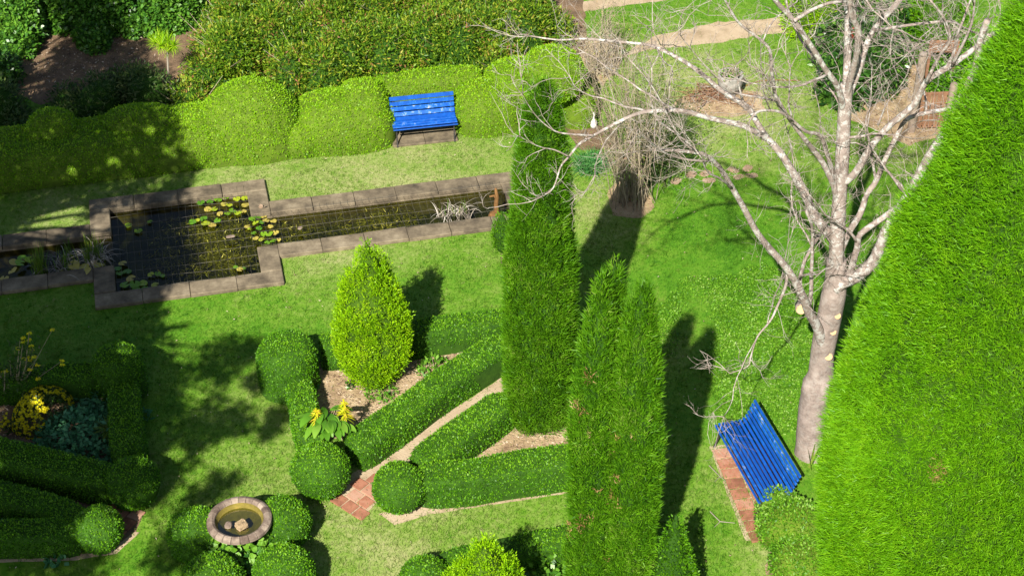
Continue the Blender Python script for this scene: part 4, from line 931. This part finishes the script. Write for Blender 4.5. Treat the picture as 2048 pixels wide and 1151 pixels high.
for px, py, r in ((1602, 617, .075), (1674, 630, .05), (1665, 662, .05), (1657, 711, .062)):
    i = np.argmin(np.abs(np.array([project(q_)[1] for q_ in tr]) - py)); c = tr[i]; 
    base = PL(px, py, c[1] - .14 if px > 1610 else c[1] - .1); d = unit(np.array([-.15 if px < 1660 else .15, -1, .35]))
    v, f = tube([base - d * .16, base + d * .035], [r * 1.25, r * 1.1], 12); part('branch_stub', MB().add(v, f, 0, np.full(len(v), .1)), M['bark'], tree, True)
    v, f = tube([base + d * .02, base + d * .041], [r, r * .97], 14); part('cut_face', MB().add(v, f), M['cut'], tree)
# thinner side branches growing off the limbs
for p, rad, bo in list(SEGP):
    Ls = np.linalg.norm(np.diff(p, axis=0), axis=1).sum()
    for k in range(int(Ls * .55) + 1):
        i = rng.integers(len(p) // 3, len(p) - 1)
        if project(p[i])[0] < 1230 and rng.random() < .7: continue
        d = unit(unit(p[i + 1] - p[i - 1]) * .7 + rng.normal(size=3) * .6 + np.array([0, 0, .35])); L_ = rng.uniform(.8, 1.9); q_ = [p[i]]
        for j in range(8): d = unit(d + rng.normal(size=3) * .16 + np.array([0, 0, .03])); q_.append(q_[-1] + d * L_ / 8)
        q_ = np.array(q_)
        if project(q_[-1])[0] < 1100: continue
        r_ = np.linspace(min(.026, rad[i] * .6), .007, 9); v, f = tube(q_, r_, 5)
        b2 = part('branch', MB().add(v, f, 0, np.full(len(v), .5)), M['bark'], tree, True); SEGP.append((q_, r_, b2))
# twigs: each branch carries its own
def twig(qt, p0, d, L, r, lev):
    n = 5; p = [p0]; dd = d
    for k in range(n):
        dd = unit(dd + rng.normal(size=3) * .24 + np.array([0, 0, .03])); p.append(p[-1] + dd * L / n)
    p = np.array(p); v, f = tube(p, np.linspace(r, r * .4, n + 1), 3, False); qt.add(v, f, 0, np.full(len(v), .3))
    if lev:
        for k in range(rng.integers(2, 5)):
            i = rng.integers(1, n); twig(qt, p[i], unit(dd + rng.normal(size=3) * .75), L * rng.uniform(.4, .7), r * .6, lev - 1)
for p, rad, bo in SEGP:
    qt = MB(); Ls = np.linalg.norm(np.diff(p, axis=0), axis=1).sum()
    for k in range(int(Ls * 4.0)):
        i = rng.integers(max(1, len(p) // 4), len(p)); t_ = unit(p[min(i + 1, len(p) - 1)] - p[i - 1])
        if rad[i] > .10 or project(p[i])[0] > 1990: continue
        d = unit(t_ * .6 + rng.normal(size=3) * .8); twig(qt, p[i], d, rng.uniform(.25, .9), rng.uniform(.0035, .0065), 2 if rng.random() < .75 else 1)
    if rad[-1] < .06:
        for k in range(2): twig(qt, p[-1], unit(unit(p[-1] - p[-4]) + rng.normal(size=3) * .5), rng.uniform(.4, .9), .008, 2)
    if qt.n:
        tag(obj('twigs', qt.mesh('twigs', M['bark'], np.array(tree.location)), bo), kind='stuff')
Pn = G(1622, 925); o = thing('iris_clump', 'few green sword leaves at the foot of the bare tree', 'plant', (Pn[0], Pn[1], 0)); q = MB(); n = 7
a = rng.uniform(0, 6.28, n); curved_blades(q, Pn + np.c_[rng.normal(size=(n, 2)) * .06, np.zeros(n)] + [0, -.1, 0], unit(np.stack([np.cos(a) * .35, np.sin(a) * .2, np.ones(n)], -1)), rng.uniform(.35, .6, n), .035, .1); part('leaves', q, M['reed'], o)

# ------------------------------------------------------------------ shrubs of stems
def stem_shrub(name, label, px, py, n, tops, m, r=.012, green=None, gn=0, gl=.06):
    P = G(px, py); o = thing(name, label, 'shrub', (P[0], P[1], 0)); q = MB(); ends = []
    for k in range(n):
        tx, ty, dy = tops[rng.integers(len(tops))]; T = PL(tx + rng.normal() * 14, ty + rng.normal() * 22, P[1] + dy + rng.normal() * .25)
        b = P + np.array([rng.normal() * .22, rng.normal() * .14, 0]); mid = b * .5 + T * .5 + np.array([0, 0, .05]) + rng.normal(size=3) * .17; mid[:2] = mid[:2] * .8 + b[:2] * .2
        v, f = tube([b, b * .6 + mid * .4, mid, mid * .45 + T * .55 + rng.normal(size=3) * .05, T], [r, r * .9, r * .75, r * .5, r * .25], 4, False); q.add(v, f, 0, np.full(len(v), rng.random()))
        for j in range(9):
            t = rng.uniform(.25, 1); s0 = b + (T - b) * t if t < .5 else mid + (T - mid) * (t - .5) * 2; e1 = s0 + unit(rng.normal(size=3) + [0, 0, .4]) * rng.uniform(.15, .6)
            v, f = tube([s0, (s0 + e1) / 2 + rng.normal(size=3) * .03, e1], [r * .4, r * .3, r * .15], 3, False); q.add(v, f, 0, np.full(len(v), rng.random())); ends.append(e1)
    part('stem', q, M[m], o)
    if green and gn:
        e_ = np.array(ends); i = rng.integers(0, len(e_), gn); p = e_[i] + rng.normal(size=(gn, 3)) * .12; q = MB(); diamonds(q, p, unit(rng.normal(size=(gn, 3)) + [0, 0, .3]), gl, gl * .4); part('foliage', q, M[green], o)
    return o
stem_shrub('bare_shrub', 'leafless brown many-stemmed shrub in the shadow of the tall cypress', 1262, 405, 80, [(1200, 110, 0), (1230, 130, .3), (1260, 110, 0), (1225, 200, -.2), (1290, 180, .2), (1205, 170, .3), (1250, 90, .4), (1195, 85, .4), (1275, 230, -.3), (1175, 130, .3), (1310, 130, .4), (1325, 220, 0), (1240, 60, .5), (1195, 250, -.3), (1320, 290, -.3), (1170, 70, .4)], 'twig', .009, 'nandina', 1400, .04)
stem_shrub('broom_shrub', 'wispy grey-green broom shrub right of the bare brown shrub', 1300, 365, 60, [(1330, 180, .3), (1350, 210, .4), (1375, 250, .3), (1310, 160, .5), (1360, 280, .2), (1330, 250, .6)], 'wild_dark', .010, 'wild_dark', 2600, .06)
stem_shrub('bare_shrub', 'thin bare saplings in front of the upper lawn', 1205, 150, 40, [(1180, 60, .3), (1210, 20, .5), (1235, 15, .4), (1250, 60, .4), (1165, 90, .2), (1200, 70, .2), (1240, 80, .2)], 'twig', .010, 'brown_leaf', 120, .05)

def leafy(name, label, cat, blobs, leaf, core, dens, L, W_, lift, group=None, stems=True, shrink=.82, extra=None, nb=.55):
    c = np.mean([b[0] for b in blobs], 0); o = thing(name, label, cat, (c[0], c[1], 0), group); qc, ql = MB(), MB()
    for cc, rx, ry, h in blobs:
        v, f = blob((cc[0], cc[1], 0), rx, ry, h, .75, .95, rng.uniform(0, 3), 0, min(rx, h) * .16, 1.2, 32, 14)
        w = v.copy(); w = np.array([cc[0], cc[1], 0]) + (v - np.array([cc[0], cc[1], 0])) * shrink; qc.add(w, f); leafify(ql, v, f, dens, L, W_, lift, nb=nb, mat=0)
    if stems: part('stems', qc, core if not isinstance(core, str) else M[core], o, True)
    part('foliage', ql, M[leaf], o)
    if extra: extra(o)
    return o
def at(px, py, dy=0.0): return G(px, py) + np.array([0, dy, 0])
# wild flowering shrubs in the border behind the hedge
gN = 'wild shrubs in the border behind the clipped hedge'
for k, (px, py, rx, h) in enumerate([(420, 165, .6, .75), (430, 105, .5, .6), (470, 140, .85, 1.0), (480, 70, .8, .85), (560, 120, .9, 1.05), (570, 50, .9, .9), (650, 175, .75, .9), (660, 110, .95, 1.1), (680, 40, .9, .9), (760, 140, .9, 1.05), (770, 60, .95, 1.0), (860, 120, .95, 1.1), (870, 40, .95, 1.0), (960, 120, .85, 1.05), (970, 50, .95, 1.0), (1050, 85, .75, .95), (1030, 30, .8, .85), (1105, 85, .5, .7), (380, 215, .45, .55), (1000, 165, .6, .8)]):
    def stick(o):
        q = MB(); P = np.array(o.location)
        for j in range(10):
            a = rng.uniform(0, 6.28); b = P + [math.cos(a) * .4, math.sin(a) * .4, h * .6]; q.add(*tube([b, b + unit(np.array([math.cos(a), math.sin(a), .9])) * rng.uniform(.3, .7)], [.008, .004], 3, False))
        tag(part('twigs', q, M['twig'], o), kind='stuff')
    leafy('border_shrub', 'wild leafy shrub with yellowing and reddish leaves in the mixed border', 'shrub', [(at(px, py), rx, rx * .85, h), (at(px, py) + rng.normal(size=3) * .4 * np.array([1, 1, 0]), rx * .6, rx * .6, h * 1.12)], 'nandina', 'wild_core' if False else 'cyp_core', 1000, .085, .026, .17, gN, extra=stick, nb=.7)
# shaded wild plants at the left
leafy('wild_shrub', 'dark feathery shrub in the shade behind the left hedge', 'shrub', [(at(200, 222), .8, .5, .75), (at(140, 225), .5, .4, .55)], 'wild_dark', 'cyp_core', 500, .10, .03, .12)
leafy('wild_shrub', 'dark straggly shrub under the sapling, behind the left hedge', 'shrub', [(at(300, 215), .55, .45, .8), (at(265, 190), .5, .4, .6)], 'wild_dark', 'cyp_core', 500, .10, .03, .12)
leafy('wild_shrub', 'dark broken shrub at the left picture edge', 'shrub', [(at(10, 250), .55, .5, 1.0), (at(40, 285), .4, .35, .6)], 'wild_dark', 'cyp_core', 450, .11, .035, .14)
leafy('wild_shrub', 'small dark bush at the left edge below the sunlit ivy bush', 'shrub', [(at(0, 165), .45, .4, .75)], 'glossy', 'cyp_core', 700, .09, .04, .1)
# ivy-clad bushes in the top left corner
leafy('ivy_bush', 'sunlit ivy-covered rounded bush in the top left corner', 'shrub', [(at(35, 62), .85, .6, 1.5), (at(20, 85), .9, .45, .6), (at(-70, 60), .9, .7, 1.7)], 'ivy_bush', 'box_core', 900, .085, .065, .06)
leafy('ivy_bush', 'dark shaded ivy-covered bush at the top edge', 'shrub', [(at(190, 52), .95, .6, 1.6), (at(180, 72), .9, .35, .5), (at(118, 48), .5, .45, 1.2)], 'ivy_bush', 'box_core', 900, .085, .065, .06)
leafy('ivy_bush', 'ivy-covered bush at the top edge above the palm-like sapling', 'shrub', [(at(345, 38), .85, .55, 1.5), (at(330, 58), .9, .3, .5), (at(470, 10), .9, .5, 1.3)], 'ivy_bush', 'box_core', 900, .085, .065, .06)
leafy('ivy_bush', 'low ivy clump at the top edge behind the border shrubs', 'shrub', [(at(620, -14), .9, .4, .9)], 'ivy_bush', 'box_core', 900, .085, .065, .06)
# sapling with a tuft
Pn = G(338, 182); Tt = PL(334, 92, Pn[1]); o = thing('tufted_sapling', 'palm-like sapling with bright needle tuft on a thin pale stem', 'tree', (Pn[0], Pn[1], 0))
q = MB().add(*tube([Pn, (Pn + Tt) / 2, Tt], [.03, .022, .02], 6)); part('trunk', q, M['dead'], o)
q = MB()
for px, py in ((318, 75), (336, 82), (322, 92), (340, 98), (310, 85), (328, 84), (348, 92)):
    c = PL(px, py, Pn[1] + rng.normal() * .12); n = 110; d = unit(rng.normal(size=(n, 3)) + [0, 0, .35]); curved_blades(q, np.tile(c, (n, 1)), d, rng.uniform(.16, .27, n), .011, .25)
    q.add(*tube([Tt, c], [.014, .008], 4))
part('crown', q, M['gold_leaf'], o)
# rhododendron and neighbours
def reds(o):
    for px, py in ((1675, 120), (1674, 143), (1769, 135), (1700, 70)):
        T = PL(px, py, o.location[1] - .45); q = MB(); n = 40; diamonds(q, T + rng.normal(size=(n, 3)) * .04, unit(rng.normal(size=(n, 3))), .06, .045); part('flower', q, M['flower_r'], o)
leafy('rhododendron', 'dark glossy rhododendron with a few red flowers behind the bare tree', 'shrub', [(at(1690, 190), .65, .5, 1.05), (at(1740, 165), .75, .6, 1.3), (at(1680, 130), .6, .5, 1.0), (at(1790, 110), .55, .5, 1.2), (at(1720, 100), .7, .5, 1.2)], 'glossy', 'box_core', 420, .15, .05, .14, extra=reds, nb=.7)
leafy('ground_shrub', 'green shrub beyond the wooden gate', 'shrub', [(at(1890, 165), .55, .45, .7), (at(1935, 150), .6, .5, .9)], 'box_leaf', 'box_core', 900, .08, .04, .08)
leafy('low_shrub', 'pale-flecked low shrub growing over the lower end of the long bench', 'shrub', [(at(1588, 1070), .5, .55, .56), (at(1600, 1130), .45, .5, .42), (at(1560, 1035), .34, .34, .50)], 'pale_leaf', 'cloud_core', 2400, .045, .024, .05, shrink=.93)
Pn = G(1182, 335); o = thing('strap_leaf_clump', 'teal-green clump of arching strap leaves by the bare shrub', 'plant', (Pn[0], Pn[1], 0)); q = MB(); n = 420
a = rng.uniform(0, 6.28, n); curved_blades(q, Pn + np.c_[rng.normal(size=(n, 2)) * .12, np.zeros(n)], unit(np.stack([np.cos(a), np.sin(a), rng.uniform(.5, 2, n)], -1)), rng.uniform(.3, .52, n), .02, .9, segs=4); part('leaves', q, M['strap'], o)
# little white bottle-shaped ornament
Pn = G(1187, 254); o = thing('white_ornament', 'small white bottle-shaped ornament beside the clipped shrub', 'ornament', (Pn[0], Pn[1], 0))
q = MB().add(*revolve([(0, 0), (.07, 0), (.075, .1), (.05, .17), (.022, .2)], 16, Pn)); part('body', q, M['white'], o, True); q = MB().add(*revolve([(.02, .2), (.016, .34), (0, .36)], 10, Pn)); part('neck', q, M['white'], o, True)

# ------------------------------------------------------------------ urn on the bare patch
Pn = G(1458, 192); urn = thing('stone_urn', 'weathered grey urn of twigs on the bare soil patch', 'urn', (Pn[0], Pn[1], 0))
q = MB().add(*revolve([(0, 0), (.14, 0), (.13, .05), (.11, .09), (.15, .14), (.24, .26), (.27, .40), (.26, .50), (.27, .54), (.23, .54), (.21, .46)], 28, Pn)); part('bowl', q, M['urn'], urn, True)
q = MB(); n = 90; p = Pn + np.c_[rng.normal(size=(n, 2)) * .13, rng.uniform(.46, .58, n)]
for x in p[:50]: q.add(*tube([x, x + rng.normal(size=3) * .1 + [0, 0, .08]], [.009, .004], 3, False))
part('dead_plant', q, M['twig'], urn); q = MB(); diamonds(q, p, unit(rng.normal(size=(n, 3))), .08, .04); part('foliage', q, M['pale_leaf'], urn)
q = MB()
def hose(pix, r=.014): q.add(*tube([G(a, b, .02) for a, b in pix], r, 5))
hose([(1490, 172), (1515, 163), (1540, 160), (1600, 161)]); 
tag(obj('garden_hose', q.mesh('garden_hose', M['rust'])), 'brown garden hose trailing right of the urn', 'hose')
o = thing('brush_pile', 'tangle of dry brown cuttings beside the urn', 'brush', G(1425, 185)); q = MB()
for k in range(70):
    b = G(1425 + rng.normal() * 22, 188 + rng.normal() * 7, .05); q.add(*tube([b, b + rng.normal(size=3) * [.25, .2, .07] + [0, 0, .06], b + rng.normal(size=3) * [.4, .3, .1] + [0, 0, .05]], [.009, .007, .004], 3, False))
tag(part('twigs', q, M['redwood'], o), kind='stuff')

# ------------------------------------------------------------------ wooden gate at the top right
gA, gB = G(1822, 262), G(1893, 258); gate = thing('wooden_gate', 'weathered wooden gate with two round-topped posts and picket boards', 'gate', (gA[0], gA[1], 0)); gx = unit((gB - gA)[:2]); GL = np.linalg.norm((gB - gA)[:2])
for s, hz in ((0, TOPZ(gA, 103)), (GL, TOPZ(gB, 165))):
    c = gA[:2] + gx * s; pr = [(.085, 0), (.085, hz - .1), (.075, hz - .04), (.045, hz - .008), (0, hz)]
    q = MB().add(*revolve(pr, 12, (c[0], c[1], 0))); part('post', q, M['wood'], gate, True)
ga = math.atan2(gx[1], gx[0])
for k in range(5):
    v, f = rbox(.085, .022, .82, .005); v = rotz(v, ga) + np.array([*(gA[:2] + gx * (.15 + k * (GL - .3) / 4)), .47]); part('board', MB().add(v, f, 0, np.full(len(v), rng.random())), M['redwood'], gate)
for z in (.14, .84):
    v, f = rbox(GL - .14, .035, .07, .005); v = rotz(v, ga) + np.array([*(gA[:2] + gx * GL / 2 + np.array([-gx[1], gx[0]]) * .032), z]); part('rail', MB().add(v, f), M['redwood'], gate)
# side panel behind with scroll work
c0 = G(1872, 190); scr = thing('scroll_panel', 'brown garden panel with two carved scrolls behind the gate', 'panel', (c0[0], c0[1], 0))
v, f = rbox(.62, .05, .28, .01); ctr = np.array([c0[0] + .05, c0[1] + .2, 1.05]); part('board', MB().add(v + ctr, f), M['redwood'], scr)
for s in (-.16, .1):
    t = np.linspace(0, 4.2 * math.pi, 44); r_ = .012 + .10 * t / t.max(); q = MB(); q.add(*tube(np.stack([ctr[0] + s + r_ * np.cos(t), np.full(44, ctr[1] - .035), ctr[2] + .01 + r_ * np.sin(t)], -1), .011, 5)); part('scroll', q, M['wood'], scr)
for s in (-.27, .27):
    v, f = rbox(.06, .06, 1.0, .006); part('post', MB().add(v + ctr + [s, .0, -.55], f), M['redwood'], scr)
# stepping stones in the lawn
for k, (px, py) in enumerate([(1383, 349), (1411, 347), (1418, 361), (1467, 341), (1478, 354), (1503, 351), (1495, 337), (1352, 362)]):
    P = G(px, py); v, f = blob((P[0], P[1], .0), .13, .09, .012, .35, .7, rng.uniform(0, 3), 0, .012, 2, 14, 6)
    o = tag(obj('stepping_stone', MB().add(v, f, 0, np.full(len(v), rng.random())).mesh('stepping_stone', M['step'], P)), 'reddish stepping stone half sunk in the lawn behind the bare tree', 'stepping stone', 'stepping stones in the lawn'); o.location = tuple(float(x) for x in P)
# fallen twigs
for lab, pts in (('thin fallen twig on the lawn left of the brick pad', [(1418, 930), (1440, 952), (1452, 962)]), ('forked fallen twig on the lawn below the brick pad', [(1420, 1022), (1440, 1042), (1470, 1045)])):
    q = MB(); p = [G(a, b, .05) for a, b in pts]; q.add(*tube(p, [.008, .007, .004], 4)); q.add(*tube([p[1], p[1] + [-.1, -.12, 0]], [.006, .003], 4)); tag(obj('fallen_twig', q.mesh('fallen_twig', M['dead'])), lab, 'twig')

# ------------------------------------------------------------------ tall trees beyond the left edge whose crowns shade the garden
LIT = [(G(a, b, z), r) for a, b, z, r in ((250, 694, .86, .20), (194, 1062, .45, .32), (110, 440, 0, .34), (75, 458, 0, .25), (150, 425, 0, .2), (222, 322, .5, .15), (150, 345, .3, .12), (335, 300, .6, .14), (300, 260, .8, .12), (90, 800, .35, .26), (395, 785, 0, .28), (60, 695, .9, .25), (225, 965, .4, .09), (130, 850, .2, .12), (40, 180, .2, .3), (285, 70, 0, .16), (350, 905, 0, .2), (250, 352, .2, .12), (460, 905, 0, .3))]
def shade_tree(label, base_px, clumps, leaf='wild_dark'):
    B0 = G(*base_px); t = thing('shade_tree', label, 'tree', (B0[0], B0[1], 0)); qs, ql = MB(), MB(); Q = []
    for px, py, tt, r in clumps: Q.append((G(px, py) - LIGHT * tt, r))
    top = max(q_[2] for q_, _ in Q); cx = np.mean([q_[:2] for q_, _ in Q], 0)
    T = np.array([[B0[0], B0[1], 0], [B0[0], B0[1], top * .3], [B0[0] * .6 + cx[0] * .4, B0[1] * .6 + cx[1] * .4, top * .6], [cx[0], cx[1], top]])
    part('trunk', MB().add(*tube(T, [.32, .25, .17, .05], 10)), M['trunk'], t, True)
    for c, r in Q:
        s = T[2] * .6 + T[1] * .4 if c[2] < top * .7 else T[2]
        qs.add(*tube([s, (s + c) / 2 + [0, 0, .2], c], [.07, .045, .015], 5, False))
        n = int(2000 * r * r) + 80; d = unit(rng.normal(size=(n, 3))); p = c + d * (r * rng.random(n) ** .45)[:, None]
        sp = project(p); p = p[sp[:, 0] < -25]
        for S_, r_ in LIT:                             # gaps in the crown that let the sun through
            w = p - S_; w = w - (w @ LIGHT)[:, None] * LIGHT; p = p[np.linalg.norm(w, axis=1) > r_ * rng.uniform(.8, 1.15, len(p))]
        if len(p): diamonds(ql, p, unit(rng.normal(size=(len(p), 3)) + [0, 0, -.2]), rng.uniform(.10, .17, len(p)), .075)
    part('branches', qs, M['trunk'], t); part('crown', ql, M[leaf], t)
shade_tree('tall tree standing outside the left picture edge, shading the pond and the left bed', (-420, 1010),
    [(60, 640, 9, 1.3), (20, 600, 9, .9), (110, 615, 9.5, .8), (200, 620, 10, .7), (260, 610, 10.5, .55), (285, 640, 10.5, .45), (120, 680, 9.5, .9), (220, 690, 10.5, .6), (290, 690, 10.5, .4), (20, 690, 9, .8), (180, 640, 9, 1.0), (250, 650, 10, .55), (60, 760, 9, 1.2), (180, 800, 10, 1.1), (280, 740, 10.5, .6), (300, 850, 11, .75), (330, 780, 11, .6), (60, 900, 9.5, 1.2), (180, 930, 10, 1.0), (270, 920, 11, .55), (60, 1020, 10, 1.0), (150, 1010, 11, .7), (40, 1110, 10, 1.0), (150, 1140, 11, .6),
     (400, 850, 12.5, .55), (470, 850, 13, .4), (440, 720, 12.5, .5), (420, 770, 12.5, .35), (520, 760, 13.5, .3), (500, 700, 13.5, .28), (350, 900, 12, .5), (310, 960, 11.5, .5), (400, 1000, 12.5, .3), (350, 1100, 12, .45), (420, 1110, 12.5, .35), (560, 830, 14, .25), (450, 960, 13, .28), (540, 860, 14, .22)])
shade_tree('second tall tree outside the left picture edge, shading the pond basin and hedge', (-500, 760),
    [(290, 470, 11, .75), (320, 530, 11, .7), (250, 520, 10.5, .8), (200, 560, 10, .8), (330, 420, 11.5, .5), (335, 385, 11.5, .28), (120, 540, 9.5, .7), (60, 560, 9, .8), (20, 490, 9, .6), (150, 480, 10, .35), (290, 590, 11, .5),
     (40, 330, 9, 1.2), (150, 330, 9.5, 1.0), (230, 310, 10, .8), (300, 330, 10.5, .6), (350, 290, 11, .55), (370, 330, 11.5, .4), (340, 240, 11, .6), (260, 250, 10.5, .6), (100, 250, 9.5, .9), (200, 240, 10, .6), (40, 400, 9, .7), (180, 400, 10, .5), (260, 380, 10.5, .5), (360, 370, 11.5, .3), (20, 250, 9, .9)])
shade_tree('third tall tree outside the left picture edge, shading the wild border', (-560, 480),
    [(190, 150, 10, .9), (120, 170, 9.5, .8), (260, 170, 10.5, .8), (180, 80, 10, .75), (230, 60, 10.5, .6), (250, 110, 10.5, .6), (60, 200, 9, .9), (290, 210, 11, .5), (200, 30, 10, .7), (140, 110, 9.5, .45), (320, 180, 11, .35)])
